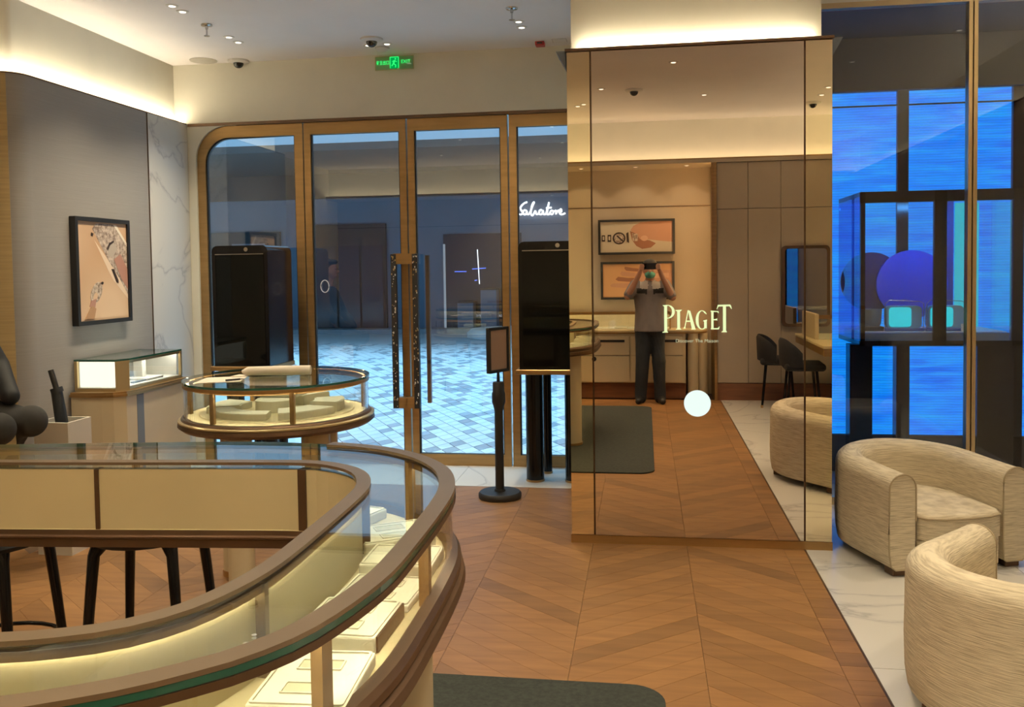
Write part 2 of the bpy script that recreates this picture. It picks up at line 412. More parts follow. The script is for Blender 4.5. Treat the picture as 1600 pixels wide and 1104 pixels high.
# ---- floor slab with planks and marble slabs
fl = MB().box(-5.4, 3.1, -1.3, 6.98, -.12, -.014).build('floor', 'gap')
struct(fl, 'oak chevron floor with a white marble border along the right side', 'floor')
def clip(poly, lim, keep_below, ax=1):
    out = []
    for i in range(len(poly)):
        a, b = poly[i], poly[(i+1) % len(poly)]
        ia = (a[ax] <= lim) if keep_below else (a[ax] >= lim); ib = (b[ax] <= lim) if keep_below else (b[ax] >= lim)
        if ia: out.append(a)
        if ia != ib:
            t = (lim-a[ax])/(b[ax]-a[ax]); out.append((a[0]+t*(b[0]-a[0]), a[1]+t*(b[1]-a[1])))
    return out
CW, PITCH_P, SL, G = .526, .14, .82, .0016
X0 = -.83
stuff_mb = MB(); shared = {}
def plank_poly(x0, sgn, y0):
    xa, xb = x0+G/2, x0+CW-G/2
    ya, yb = (y0, y0+SL*CW) if sgn > 0 else (y0+SL*CW, y0)
    return [(xa, ya), (xb, yb), (xb, yb+PITCH_P-G), (xa, ya+PITCH_P-G)]
for c in range(-9, 3):
    x0 = X0+c*CW; sgn = 1 if (c % 2) else -1
    ylo, yhi = -.52, 6.236
    near = -1 <= c <= 2
    k = -8
    while True:
        y0 = ylo+k*PITCH_P+(.03*c % .14); k += 1
        if y0 > yhi: break
        if x0 < -3.74 and y0+SL*CW > 4.83: continue
        poly = plank_poly(x0, sgn, y0); full = poly
        poly = clip(clip(poly, ylo, False), yhi, True)
        if len(poly) < 3: continue
        ys = [p[1] for p in poly]
        if max(ys)-min(ys) < .01: continue
        if near:
            if poly == full:
                if sgn not in shared:
                    mb = MB().prism([(p[0]-x0, p[1]-y0) for p in full], -.014, 0); o = mb.build('plank', 'wood'); shared[sgn] = o.data
                else:
                    o = bpy.data.objects.new('plank', shared[sgn]); COL.objects.link(o)
                o.location = (x0, y0, 0)
            else: o = MB().prism(poly, -.014, 0).build('plank', 'wood')
            o.parent = fl
        else: stuff_mb.prism(poly, -.014, 0)
tag(stuff_mb.build('chevron_planks', 'wood', fl), kind='stuff')
bp = None; y = -.52
while y < 6.1:
    if bp is None: o = MB().box(.749, .858, 0, .1185, -.014, 0).build('border_plank', 'wood'); bp = o.data
    else: o = bpy.data.objects.new('border_plank', bp); COL.objects.link(o)
    o.location = (0, y, 0); o.parent = fl; y += .12
MB().box(.859, .866, -.52, 6.236, -.014, .0012).build('brass_strip', 'bronzedk', fl)
for i, (x0, x1) in enumerate(((.868, 1.88), (1.883, 2.95))):
    for y0, y1 in ((-.52, 1.19), (1.193, 2.33), (2.333, 3.55), (3.553, 4.78), (4.783, 6.236)):
        MB().box(x0, x1, y0, y1, -.014, 0).build('marble_slab', 'marble', fl)
for x0, x1 in ((-3.8, -2.6), (-2.597, -1.4), (-1.397, -.2), (-.197, 1.0), (1.003, 2.95)):
    MB().box(x0, x1, 6.24, 6.98, -.014, 0).build('marble_slab', 'marble', fl)

# ---- ceiling and roof slab
ce = MB().box(-5.5, 3.2, -1.4, 7.1, H, H+.3).build('ceiling', 'ceil')
struct(ce, 'flat pale ceiling with recessed downlights and detectors', 'ceiling')

# ---- left wall: covered lower wall with LED cove above it
lw = [(XL, 6.98), (XL, 4.97)] + arc(-3.87, 4.97, .14, 0, -90, 8)[1:] + [(-5.4, 4.83)]
uw = [(-3.83, 6.98), (-3.83, 4.97)] + arc(-3.87, 4.97, .04, 0, -90, 8)[1:] + [(-5.4, 4.93)]
lwb = [(-4.0, 6.98), (-4.0, 5.1)] + [(-4.0, 5.1)]*8 + [(-5.4, 5.1)]
wl = MB().ringprism(lw, lwb, 0, 2.80, closed=False).build('wall_left', 'wallpaper', smooth=35)
struct(wl, 'left wall in grey silk covering with a rounded corner and light cove', 'wall')
MB().ringprism(offset(lw[6:], .0025), lw[6:], 0, 2.793, closed=False).build('painted_glow_covering', 'paintedglow', wl, smooth=35)  # golden skin paints the warm glow onto the rounded corner
MB().ringprism(uw, lwb, 2.80, H, closed=False).build('upper_wall', 'plaster', wl, smooth=35)
MB().ringprism(offset(lw, .001), offset(lw, -.012), 2.794, 2.803, closed=False).build('ledge_edge', 'bronzedk', wl)
MB().ringprism(offset(lw, -.03), offset(lw, -.055), 2.801, 2.806, closed=False).build('led_strip', 'led', wl)
MB().box(XL-.002, XL+.006, 6.275, 6.86, 0, 2.793).build('marble_panel', 'marble', wl)
MB().box(XL, XL+.007, 6.268, 6.274, 0, 2.793).build('joint_strip', 'bronzedk', wl)
w2 = MB().box(-5.4, -5.3, -1.3, 4.83, 0, H).build('wall_side', 'plaster'); struct(w2, 'plain cream wall closing the room far to the left', 'wall')

# ---- front wall: bulkhead and jamb around the shopfront
R0 = .27
span = [(-3.83, -.01), (-3.83, 2.802), (-3.3, 2.802), (-3.3, 2.775)] + [(a, b) for a, b in arc(-3.655+R0, 2.775-R0, R0, 90, 180, 10)] + [(-3.655, -.01)]
wf = MB().prism(span, 6.865, 7.02, axis='y').build('wall_front', 'plaster')
struct(wf, 'cream bulkhead and jamb around the bronze shopfront', 'wall')
MB().box(-3.84, -.36, 6.86, 7.02, 2.80, H).build('bulkhead', 'plaster', wf)
MB().box(-3.72, -.37, 6.862, 6.90, 2.776, 2.80).build('head_trim', 'bronzedk', wf)

# ---- shopfront glazing
def sash(name, x0, x1, fw, z0=.0, z1=2.775, bot=.09, round_left=False, y0=6.885, y1=6.945, kind='door', label='', rail=.095):
    o_pts = [(x0, z0), (x1, z0), (x1, z1)]; i_pts = [(x0+fw, z0+bot), (x1-fw, z0+bot), (x1-fw, z1-rail)]
    if round_left:
        r = R0; ri = R0-fw+.01
        o_arc = arc(x0+r, z1-r, r, 90, 180, 10); i_arc = arc(x0+fw+ri, z1-rail-ri, ri, 90, 180, 10)
    else: o_arc = [(x0, z1)]; i_arc = [(x0+fw, z1-rail)]
    o_pts += o_arc; i_pts += i_arc
    n = len(o_pts); vs = [(a, y, b) for y in (y0, y1) for P in (o_pts, i_pts) for a, b in P]; fs = []
    for i in range(n):
        j = (i+1) % n
        fs += [(i, j, n+j, n+i), (2*n+i, 3*n+i, 3*n+j, 2*n+j), (i, 2*n+i, 2*n+j, j), (n+i, n+j, 3*n+j, 3*n+i)]
    fr = MB().add(vs, fs).build(name, 'bronze')
    struct(fr, label, kind)
    gb = [(a, b) for a, b in i_pts]
    MB().prism([(a, b) for a, b in offset(gb+[], -.004, True)], 6.909, 6.919, axis='y').build('pane', 'glassdoor', fr)
    bead = MB(); ii = i_pts
    q = offset(ii, .010, True)
    vs = [(a, y, b) for y in (6.900, 6.928) for P in (ii, q) for a, b in P]
    fs = []
    for i in range(n):
        j = (i+1) % n
        fs += [(i, j, n+j, n+i), (2*n+i, 3*n+i, 3*n+j, 2*n+j), (i, 2*n+i, 2*n+j, j), (n+i, n+j, 3*n+j, 3*n+i)]
    bead.add(vs, fs).build('glazing_bead', 'blackmat', fr)
    return fr
sash('window_1', -3.655, -2.738, .07, round_left=True, kind='window', label='fixed shopfront window with a rounded upper corner at the far left')
d1 = sash('door_1', -2.728, -1.876, .055, label='left leaf of the bronze framed glass shop door')
d2 = sash('door_2', -1.864, -1.058, .055, label='right leaf of the bronze framed glass shop door, behind the sign stand')
sash('window_2', -1.046, -.37, .06, kind='window', label='narrow shopfront window beside the mirrored totem')
def handle(d, x, side):
    # tall pull: mosaic bar toward the meeting stile, plain bronze plate beyond
    mb = MB().box(x-.022, x+.022, 6.80, 6.835, .47, 1.70)
    h = mb.build('pull_handle', 'blackmat', d)
    rnd = random.Random(3+side)
    chips = MB()
    for k in range(60):
        z = .48+1.2*rnd.random(); xx = x+(-.02+.034*rnd.random()); s = .004+.006*rnd.random()
        chips.box(xx, xx+s, 6.797, 6.80, z, z+s*1.6, mi=k % 2)
    tag(chips.build('inlay_chips', ['gold', 'white'], h), kind='stuff')
    for z in (.47, 1.62): MB().box(min(x, x+side*.09), max(x, x+side*.09), 6.805, 6.885, z, z+.085).build('handle_mount', 'bronze', h)
handle(d1, -1.975, 1); handle(d2, -1.80, -1)
hb = MB().box(-1.755, -1.725, 6.96, 7.0, .49, 1.69).build('outer_pull', 'bronzedk', d2)
MB().lathe([(0, .006), (.012, .006), (.014, 0)], (0, 0, 0), 14).build('lock_cylinder', 'chrome', d2).matrix_local = Matrix.Translation((-1.84, 6.884, .66)) @ Matrix.Rotation(PI/2, 4, 'X')
rg = [( -2.585+.035*math.cos(a), 6.905, 1.45+.05*math.sin(a)) for a in [2*PI*i/20 for i in range(20)]]
MB().tube(rg, .003, 6, closed=True).build('ring_sticker', 'white', d1)

# ---- partition window on the right (blue LED mesh beyond)
pf = MB()
for x0, x1, z0, z1 in ((.95, 2.9, 3.205, 3.24), (.95, 2.9, 0, .05), (2.022, 2.044, .05, 3.205), (2.053, 2.076, .05, 3.205), (.95, 1.0, .05, 3.205), (2.86, 2.9, .05, 3.205)):
    pf.box(x0, x1, 5.97, 6.03, z0, z1)
pw = pf.build('window_3', 'gold'); struct(pw, 'bronze framed glass partition in front of the blue display bay', 'window')
MB().box(2.044, 2.053, 5.985, 6.015, .05, 3.205).build('mullion_gap', 'bronzedk', pw)
MB().box(1.0, 2.022, 5.995, 6.005, .05, 3.205).build('pane', 'glassblue', pw)
MB().box(2.076, 2.86, 5.995, 6.005, .05, 3.205).build('pane', 'glassblue', pw)
MB().box(.95, 3.0, 5.98, 6.1, 3.24, H).build('head_panel', 'plaster', pw)
bay = MB().box(.9, 3.0, 6.98, 7.06, 2.86, H).build('wall_bay', 'darkvoid'); struct(bay, 'dark grey wall above the blue mesh in the display bay', 'wall')
struct(MB().box(.932, .936, 6.03, 6.99, 0, H).build('wall_bay_left', 'darkvoid'), 'dark lining on the left of the display bay', 'wall')
struct(MB().box(2.95, 3.05, 6.03, 7.0, 0, H).build('wall_bay_right', 'darkvoid'), 'dark lining on the right of the display bay', 'wall')
struct(MB().box(.93, 2.95, 6.11, 6.98, 3.25, 3.279).build('ceiling_bay', 'darkvoid'), 'dark ceiling of the display bay', 'ceiling')
sc = thing('mesh_screen', 'tall glowing blue woven LED screen closing the display bay', 'screen', (1.95, 7.0, 0))
MB().box(.94, 2.95, 6.992, 7.0, .03, 2.85).build('screen_cloth', 'screen', sc)
for x, w in ((1.05, .02), (1.33, .012), (1.90, .08), (2.36, .012), (2.7, .08)): MB().box(x-w/2, x+w/2, 6.95, 6.985, 0, 2.85).build('upright', 'black', sc)
MB().box(.94, 2.95, 6.975, 6.985, 2.74, 2.752).build('crossbar', 'darkvoid', sc)
MB().box(.94, 2.95, 6.95, 7.0, 0, .28).build('sill', 'darkvoid', sc)

# ---- right wall with cove
wr = MB().box(2.80, 3.05, -1.3, 6.0, 0, 2.78).build('wall_right', 'panelbeige'); struct(wr, 'beige right hand wall with light cove', 'wall')
MB().box(2.9, 3.05, -1.3, 6.0, 2.78, H).build('upper_wall', 'plaster', wr)
MB().box(2.80, 2.806, -.6, 5.95, 2.78, 2.797).build('ledge_lip', 'bronzedk', wr)
MB().box(2.83, 2.855, -.6, 5.9, 2.781, 2.786).build('led_strip', 'ledrear', wr)

# ---- rear wall: niche with pictures, panelled cupboards, cove
wb = MB().box(-5.4, .80, -1.15, -1.03, 0, 2.80).build('wall_rear', 'panelbeige'); struct(wb, 'rear wall with a lit niche and tall beige panels', 'wall')
MB().box(-5.4, 3.05, -1.15, -.62, 2.80, H).build('upper_wall', 'plaster', wb)
MB().box(-5.4, .80, -1.03, -.48, 2.76, 2.80).build('niche_head', 'panelbeige', wb)
MB().box(.80, 2.8, -.62, -.48, 2.76, 2.80).build('ledge', 'panelbeige', wb)
MB().box(-5.3, 2.8, -.488, -.48, 2.80, 2.815).build('ledge_lip', 'bronze', wb)
MB().box(-5.3, 2.8, -.545, -.52, 2.801, 2.806).build('led_strip', 'ledrear', wb)
MB().box(-5.3, .796, -1.03, -1.022, 2.30, 2.308).build('joint_strip', 'bronzedk', wb)
MB().box(.796, .826, -1.03, -.475, 0, 2.76).build('gold_upright', 'bronze', wb)
MB().box(.768, .796, -.500, -.492, .82, 2.76).build('light_fin', 'bronze', wb)
MB().box(.787, .795, -.54, -.515, .9, 2.70).build('led_strip', 'ledniche', wb)
for x0, x1 in ((.83, 1.178), (1.182, 1.544), (1.548, 2.12), (2.124, 2.796)):
    MB().bbox(x0, x1, -.62, -.5, .205, 2.218, .003, 1).build('panel', 'panelbeige', wb)
    MB().bbox(x0, x1, -.62, -.5, 2.224, 2.755, .003, 1).build('panel', 'panelbeige', wb)
bb = MB().box(.826, 2.8, -.62, -.502, 0, .2).build('baseboard_rear', 'mahog'); struct(bb, 'red brown plinth below the beige rear panels', 'baseboard')
rb = MB().box(.80, 3.05, -1.3, -.63, 0, 2.8).build('wall_rear_core', 'darkvoid'); struct(rb, 'unlit core behind the rear panels', 'wall')

# ---- pier behind and above the mirrored totem
wc = MB().box(-.365, .93, 5.21, 7.02, 0, H).build('wall_center', 'plaster'); struct(wc, 'square cream pier behind the mirrored totem', 'wall')
MB().box(-.405, .962, 5.075, 5.6, 2.80, H).build('pier_head', 'plaster', wc)
MB().box(-.36, .92, 5.035, 5.055, 2.801, 2.806).build('led_strip', 'led', wc)

# ================================================================== STREET OUTSIDE
gr = MB().box(-40, 25, 7.02, 60, -.2, -.03).build('ground', 'stone'); struct(gr, 'open street ground outside the shop', 'ground')
tw, tl = .17, .29
tiles = []
for j in range(0, 78):
    for i in range(-90, 14):
        x = i*tw+(tw/2 if j % 2 else 0); y = 7.25+j*tl/2
        if x < -2.0-(y-6)*.62 or x > 1.2 and y > 8.6: continue
        if y > 18.3: continue
        tiles.append((y, x))
tiles.sort(key=lambda t: t[0]+.25*abs(t[1]+2.0))
rt = random.Random(11); tm = {}; far = MB()
for n_, (y, x) in enumerate(tiles):
    dark = rt.random() < .24
    g = .006
    poly = [(tw/2-g, 0), (0, tl/2-g*1.6), (-tw/2+g, 0), (0, -tl/2+g*1.6)]
    if n_ < 300:
        key = 'stonegrey' if dark else 'stone'
        if key not in tm: o = MB().prism(poly, -.03, -.012).build('tile', key, gr); tm[key] = o.data
        else: o = bpy.data.objects.new('tile', tm[key]); COL.objects.link(o); o.parent = gr
        o.location = (x, y, 0)
    else: far.prism([(x+a, y+b) for a, b in poly], -.03, -.012, mi=1 if dark else 0)
tag(far.build('far_tiles', ['stone', 'stonegrey'], gr), kind='stuff')
# facade of the building that holds the shop (outside face)
fc = MB().box(-14, -3.8, 7.02, 7.3, -.03, 7.5).box(-3.8, 3.05, 7.02, 7.3, H, 7.5).box(3.05, 12, 7.02, 7.3, -.03, 7.5).box(.9, 3.05, 7.065, 7.3, -.03, H).build('facade', 'facade')
struct(fc, 'outer facade of the shop above and beside the glazing', 'facade')
# building across the street under its canopy
ob = thing('arcade_building', 'grey blue arcade building across the street with a dark canopy', 'building', (-6, 24, 0))
MB().box(-30, 12, 22.0, 24, -.03, 3.42).build('wall', 'facade', ob)
MB().box(-30, 12, 21.9, 24, 3.42, 4.05).build('fascia', 'facadedk', ob)
MB().box(-30, 12, 17.6, 24, 4.05, 4.20).build('canopy', 'canopy', ob)
MB().box(-30, 12, 21.3, 22.0, -.03, .08).build('step', 'stonegrey', ob)
for x0, x1, z1 in ((-8.5, -6.55, 2.75), (-12.4, -9.4, 2.6), (-16.5, -13.2, 2.6)):
    f_ = MB().box(x0, x1, 21.9, 22.0, 0, z1).build('shutter', 'facadedk', ob)
    for k in range(3):
        xa = x0+.08+k*(x1-x0-.1)/3
        MB().box(xa, xa+(x1-x0-.1)/3-.06, 21.86, 21.9, .1, z1-.55).build('pane', 'shopglass', f_)
MB().box(-10.7, -9.8, 21.85, 21.9, 1.75, 2.3).build('poster', 'facade', ob)
sw = MB().box(-5.05, -3.05, 21.94, 22.0, .08, 2.45).build('shop_window', 'shopglass', ob)
MB().box(-5.05, -5.0, 21.9, 21.94, .08, 2.2).build('lit_edge', emit('pale_edge_light', (.6, .8, 1), .4), sw)
MB().box(-3.0, 1.5, 21.94, 22.0, 0, 2.2).build('shop_door', 'shopglass', ob)
MB().box(-2.9, -1.6, 21.9, 21.94, 1.95, 2.15).build('blue_light', emit('blue_shop_light', (.03, .12, .55), .6), ob)
for x0, x1, z1 in ((-4.62, -4.22, .72), (-4.03, -3.63, 1.04)):
    p_ = thing('plinth', 'short pale plinth in the far shop window' if z1 < .9 else 'taller pale plinth in the far shop window', 'plinth', ((x0+x1)/2, 21.7, .08))
    MB().bbox(x0, x1, 21.5, 21.9, .08, z1, .01, 1).build('block', 'facade', p_); MB().box(x0-.01, x1+.01, 21.49, 21.91, z1, z1+.03).build('top', 'facadedk', p_)
ne = thing('neon_cross', 'blue and white neon cross glowing in the far shop window', 'neon', (-4.16, 21.88, .08))
for a, b, m_ in (((-4.16, 2.05), (-4.12, 1.18), 'neonwhite'), ((-4.75, 1.5), (-4.45, 1.5), 'neonblue'), ((-4.3, 1.56), (-3.95, 1.58), 'neonblue'), ((-4.24, 1.27), (-4.18, 1.28), 'neonblue')):
    MB().tube([(a[0], 21.87, a[1]), (b[0], 21.87, b[1])], .010, 6).build('neon_tube', m_, ne)
# lit script sign over the far shop
sg = thing('script_sign', 'white glowing handwritten script sign over the far shop', 'sign', (-2.5, 21.9, 2.7))
def sgn_pt(u, v): return (-3.438+u*.00160, 21.88, 3.635-v*.001597-u*.00004)
strokes = [
 [(350, 262), (310, 275), (262, 315), (240, 360), (258, 395), (275, 425), (250, 455), (205, 445)],
 [(335, 395), (305, 385), (282, 415), (295, 452), (325, 448), (343, 400), (345, 445), (370, 450), (400, 400), (440, 300), (460, 265), (440, 275), (415, 340), (405, 440), (430, 470), (460, 420), (475, 400), (490, 450), (520, 440), (545, 395)],
 [(580, 385), (550, 385), (530, 420), (545, 452), (575, 445), (595, 392), (600, 445), (625, 450), (650, 410), (690, 262), (668, 360), (655, 440), (680, 452), (705, 420)],
 [(640, 355), (730, 345)],
 [(745, 395), (720, 395), (705, 425), (725, 452), (750, 435), (752, 400), (775, 405), (795, 390), (795, 445), (815, 405), (840, 390), (845, 420)],
 [(850, 430), (880, 405), (875, 370), (855, 385), (850, 430), (875, 452), (910, 445), (940, 430)]]
for st in strokes: MB().tube([sgn_pt(*p) for p in spline(st, 4)], .024, 6).build('letter_stroke', 'neonwhite', sg)
fw = thing('window_script', 'thin white script lettering along the far shop window', 'lettering', (-4.03, 21.86, .3))
M['script'] = emit('pale_script', (.7, .8, .95), .55)
text_mesh('Salvatore Ferragamo', .115, 'lettering', 'script', fw, Matrix.Translation((0, 0, .09)) @ Matrix.Rotation(PI/2, 4, 'X'), shear=.35)
kb = MB().lathe([(1.0, 0), (1.0, .12), (.9, .2), (0, .2)], (-3.1, 20.2, -.02), 28).build('stone_ring', 'stone'); tag(kb, 'low round pale stone seat on the street before the far shop', 'seat')
# ================================================================== MIRRORED TOTEM
to = thing('mirror_totem', 'tall mirrored totem with a glowing logo and round touch button', 'mirror', (.29, 5.1, 0))
MB().box(-.43, 1.01, 5.004, 5.2, 0, .046).build('plinth', 'bronze', to)
MB().box(-.425, 1.005, 5.012, 5.2, .046, 2.785).build('body', 'bronzedk', to)
mp_ = MB().box(-.288, .857, 5.0, 5.012, .05, 2.778).build('mirror_panel', 'mirror', to); tag(mp_, 'dark tinted mirror with a screen behind it')
for x0, x1 in ((-.425, -.298), (.867, 1.005)): MB().box(x0, x1, 5.0, 5.012, .05, 2.778).build('mirror_strip', 'mirrorgold', to)
MB().box(-.435, 1.015, 4.996, 5.21, 2.785, 2.80).build('cap', 'bronzedk', to)
for sgn, x, m_ in ((-1, -.435, 'facade'), (1, 1.015, 'screen')):
    t_ = MB().prism([(x, 2.80), (x+sgn*.055, 2.80), (x, 2.70)][::int(-sgn)], 5.05, 5.2, axis='y').build('cap_bracket', 'facade', to)
# logo lettering, outlines taken as drawn on the panel
def lp(u, v): return (.008+u*.0003485, 1.455-v*.000360-u*.000002)
def letter(polys, nm):
    mb = MB()
    for p in polys: mb.prism([lp(*q) for q in p], 4.9975, 4.9995, axis='y')
    return mb.build('letter', 'logo', mp_)
def arcb(cx, cy, rx, ry, a0, a1, w0, n=18, wmin=.25):
    """crescent stroke, thickest at the flank"""
    out, inn = [], []
    for i in range(n+1):
        a = math.radians(a0+(a1-a0)*i/n); th = w0*(wmin+(1-wmin)*abs(math.cos(a)))
        out.append((cx+rx*math.cos(a), cy+ry*math.sin(a))); inn.append((cx+(rx-th)*math.cos(a), cy+(ry-th*.75)*math.sin(a)))
    return [[out[i], out[i+1], inn[i+1], inn[i]] for i in range(n)]
R_ = lambda x0, y0, x1, y1: [(x0, y0), (x1, y0), (x1, y1), (x0, y1)]
letter([R_(278, 270, 325, 680), [(252, 266), (330, 262), (325, 285), (278, 290)], [(245, 692), (262, 676), (325, 672), (342, 692)]] + arcb(330, 368, 116, 106, -92, 92, 44) + [R_(322, 262, 334, 280), R_(322, 462, 334, 474)], 'P')
letter([R_(483, 356, 528, 632), [(450, 342), (562, 336), (540, 360), (475, 362)], [(458, 644), (476, 628), (532, 628), (556, 644)]], 'I')
letter([[(648, 345), (664, 345), (610, 610), (594, 620)], [(652, 342), (690, 355), (768, 632), (712, 632)], R_(630, 505, 712, 524), [(578, 630), (590, 605), (606, 600), (618, 630)], [(700, 644), (712, 628), (768, 628), (775, 644)]], 'A')
letter(arcb(872, 495, 100, 148, 62, 305, 46) + [[(925, 372), (946, 400), (938, 410), (905, 378)], R_(904, 508, 946, 622), [(884, 515), (900, 500), (952, 490), (946, 515)]], 'G')
letter([R_(1016, 352, 1052, 636), [(1004, 350), (1130, 360), (1134, 396), (1108, 372), (1010, 372)], [(1050, 484), (1098, 478), (1108, 464), (1108, 512), (1098, 500), (1050, 500)], [(1006, 640), (1136, 640), (1148, 590), (1118, 620), (1010, 622)]], 'E')
letter([R_(1198, 268, 1245, 668), [(1118, 262), (1312, 258), (1318, 284), (1122, 288)], [(1122, 262), (1130, 288), (1104, 334), (1100, 326)], [(1308, 260), (1322, 272), (1336, 322), (1330, 328), (1302, 288)], [(1174, 684), (1192, 664), (1250, 662), (1262, 684)]], 'T')
text_mesh('Discover The Maison', .0272, 'tagline', 'tag', mp_, Matrix.Translation((.284-.29, 4.998-5.1, 1.158)) @ Matrix.Rotation(PI/2, 4, 'X'), extrude=.0004)
bt = MB().lathe([(0, .004), (.066, .004), (.066, .001)], (0, 0, 0), 40).build('touch_button', 'button', to, world=False)
bt.matrix_local = Matrix.Translation((.284-.29, 4.9995-5.1, .809)) @ Matrix.Rotation(PI/2, 4, 'X')
rr = MB().lathe([(.064, .005), (.0735, .005), (.0735, .001), (.064, .001)], (0, 0, 0), 40).build('button_rim', 'buttonrim', bt, world=False)
ik = MB()
for x, y in ((-.004, .026), (-.012, .016), (.003, .016), (.008, .014)): ik.lathe([(0, .0045), (.0035, .0045), (.0035, .003)], (x, y, 0), 10)
ik.box(-.0125, -.0115, .0, .014, .003, .0045).build('button_icon', 'buttonink', bt, world=False)

# ================================================================== COUNTERS
ZT = 1.05; ZD = .86
outer_pts = [(-2.75, 2.38), (-2.03, 2.514), (-1.63, 2.576), (-1.224, 2.622), (-.958, 2.597), (-.778, 2.543), (-.633, 2.437), (-.523, 2.284), (-.467, 2.114), (-.447, 1.937), (-.440, 1.635), (-.446, 1.441), (-.486, 1.245), (-.539, 1.139), (-.598, 1.073), (-.69, 1.0), (-.85, .925), (-1.15, .86), (-1.9, .80), (-2.75, .80)]
inner_pts = [(-2.75, 2.17), (-1.81, 2.237), (-1.254, 2.284), (-.946, 2.305), (-.840, 2.272), (-.763, 2.204), (-.713, 2.091), (-.698, 1.969), (-.692, 1.714), (-.695, 1.479), (-.732, 1.320), (-.791, 1.234), (-.867, 1.189), (-.955, 1.162), (-1.15, 1.125), (-1.9, 1.06), (-2.75, 1.06)]
OUT = resample(spline(outer_pts, 6), 120); INN = resample(spline(inner_pts, 6), 120)
# outer travels right then round to the near side: left of travel is the far / outer side at the start
isl = thing('island_counter', 'long curved bronze and glass jewellery counter in the left foreground', 'counter', (-1.6, 1.7, 0))
MB().ringprism(OUT, INN, ZD-.03, ZD, closed=False).build('deck', 'deck', isl)
prof = [(-.022, ZD+.024), (.004, ZD+.024), (.012, ZD+.012), (.012, ZD-.004), (.004, ZD-.008), (.018, ZD-.016), (.022, ZD-.036), (.010, ZD-.052), (-.03, ZD-.054), (-.03, ZD-.01)]
MB().sweep(OUT, prof).build('moulding', 'bronzedk', isl, smooth=30)
prin = [(-a, z) for a, z in [(-.004, ZD-.003), (.003, ZD-.001), (.005, ZD-.014), (.011, ZD-.018), (.011, ZD-.023), (.005, ZD-.026), (.005, ZD-.05), (-.004, ZD-.052)]]
MB().sweep(INN, prin).build('inner_band', 'bronzedk', isl, smooth=30)
MB().ringprism(offset(OUT, -.02), offset(INN, .02), ZD-.054, ZD-.031, closed=False).build('underside', 'cream', isl)
MB().ringprism(offset(OUT, -.008), offset(OUT, -.016), ZD+.020, ZT-.022, closed=False).build('front_glass', 'glass', isl)
# inner back panels, split by joints
ix = lambda x: min(range(60), key=lambda i: abs(INN[i][0]-x)+(9 if INN[i][1] < 1.9 else 0))
cuts = [0, ix(-2.12), ix(-1.535), ix(-.955), ix(-.72), 66, 78, 92, 106, 119]
for a, b in zip(cuts, cuts[1:]):
    seg = INN[a:b+1]; MB().ringprism(offset(seg, .012), offset(seg, .004), ZD-.001, ZT-.02, closed=False).build('back_panel', 'creampanel', isl)
for k_, c in enumerate(cuts[1:-1], 1):
    p, q = INN[c], INN[c+1]; t_ = Vector((q[0]-p[0], q[1]-p[1])).normalized(); n_ = Vector((-t_.y, t_.x))
    pts = [tuple(Vector(p)+t_*a*(.012 if k_ == 3 else .006)+n_*b) for a, b in ((-1, -.001), (1, -.001), (1, .032), (-1, .032))]
    MB().prism(pts, ZD, ZT-.02).build('inner_post', 'rail' if c > 50 else 'bronzedk', isl)
for i in (58, 69, 82, 97, 44, 24, 10):
    p, q = OUT[i], OUT[i+1]; t_ = Vector((q[0]-p[0], q[1]-p[1])).normalized(); n_ = Vector((-t_.y, t_.x))
    pts = [tuple(Vector(p)+t_*a*.013+n_*b) for a, b in ((-1, -.04), (1, -.04), (1, -.018), (-1, -.018))]
    MB().prism(pts, ZD, ZT-.02).build('post', 'bronze', isl)
MB().ringprism(offset(OUT, -.004), offset(INN, .004), ZT-.02, ZT-.008, closed=False).build('glass_top', 'glasstop', isl)
MB().ringprism(offset(OUT, -.0005), offset(OUT, -.0035), ZT-.0195, ZT-.0085, closed=False).build('glass_edge', 'glassedge', isl)
io = next(i for i, p in enumerate(OUT) if p[0] > -.965)
MB().ringprism(OUT[io:], offset(OUT, -.040)[io:], ZT-.008, ZT, closed=False).build('outer_rail', 'rail', isl)
MB().ringprism(INN, offset(INN, .036), ZT-.008, ZT, closed=False).build('inner_rail', 'rail', isl)
MB().ringprism(offset(OUT, .001), offset(OUT, -.012), ZT-.034, ZT-.021, closed=False).build('under_rail', 'bronzedk', isl)
MB().ringprism(offset(OUT, -.014), offset(OUT, -.022), ZT-.031, ZT-.027, closed=False).build('led_strip', 'ledcase', isl)
MB().ringprism(offset(OUT, -.0125), offset(OUT, -.027), ZT-.0255, ZT-.0205, closed=False).build('light_cover', 'bronzedk', isl)
MB().ringprism(offset(INN, .0125), offset(INN, .027), ZT-.0255, ZT-.0205, closed=False).build('light_cover', 'bronzedk', isl)
MB().ringprism(offset(INN, .014), offset(INN, .022), ZT-.031, ZT-.027, closed=False).build('led_strip', 'ledinner', isl)
MB().ringprism(offset(INN, .024), offset(INN, .027), ZT-.036, ZT-.0205, closed=False).build('light_lip', 'bronze', isl)
MB().ringprism(offset(OUT, -.024), offset(OUT, -.027), ZT-.038, ZT-.0205, closed=False).build('light_lip', 'bronze', isl)
for x, y in ((-.66, 2.22), (-.74, 1.62), (-.95, 1.08), (-.95, 2.44), (-2.60, 2.28), (-2.2, .92)):
    c_ = MB().cyl((x, y), .098, .02, ZD-.05, 28).build('column', 'cream', isl, smooth=40)
    MB().cyl((x, y), .104, 0, .03, 28).build('column_foot', 'bronze', c_, smooth=40)

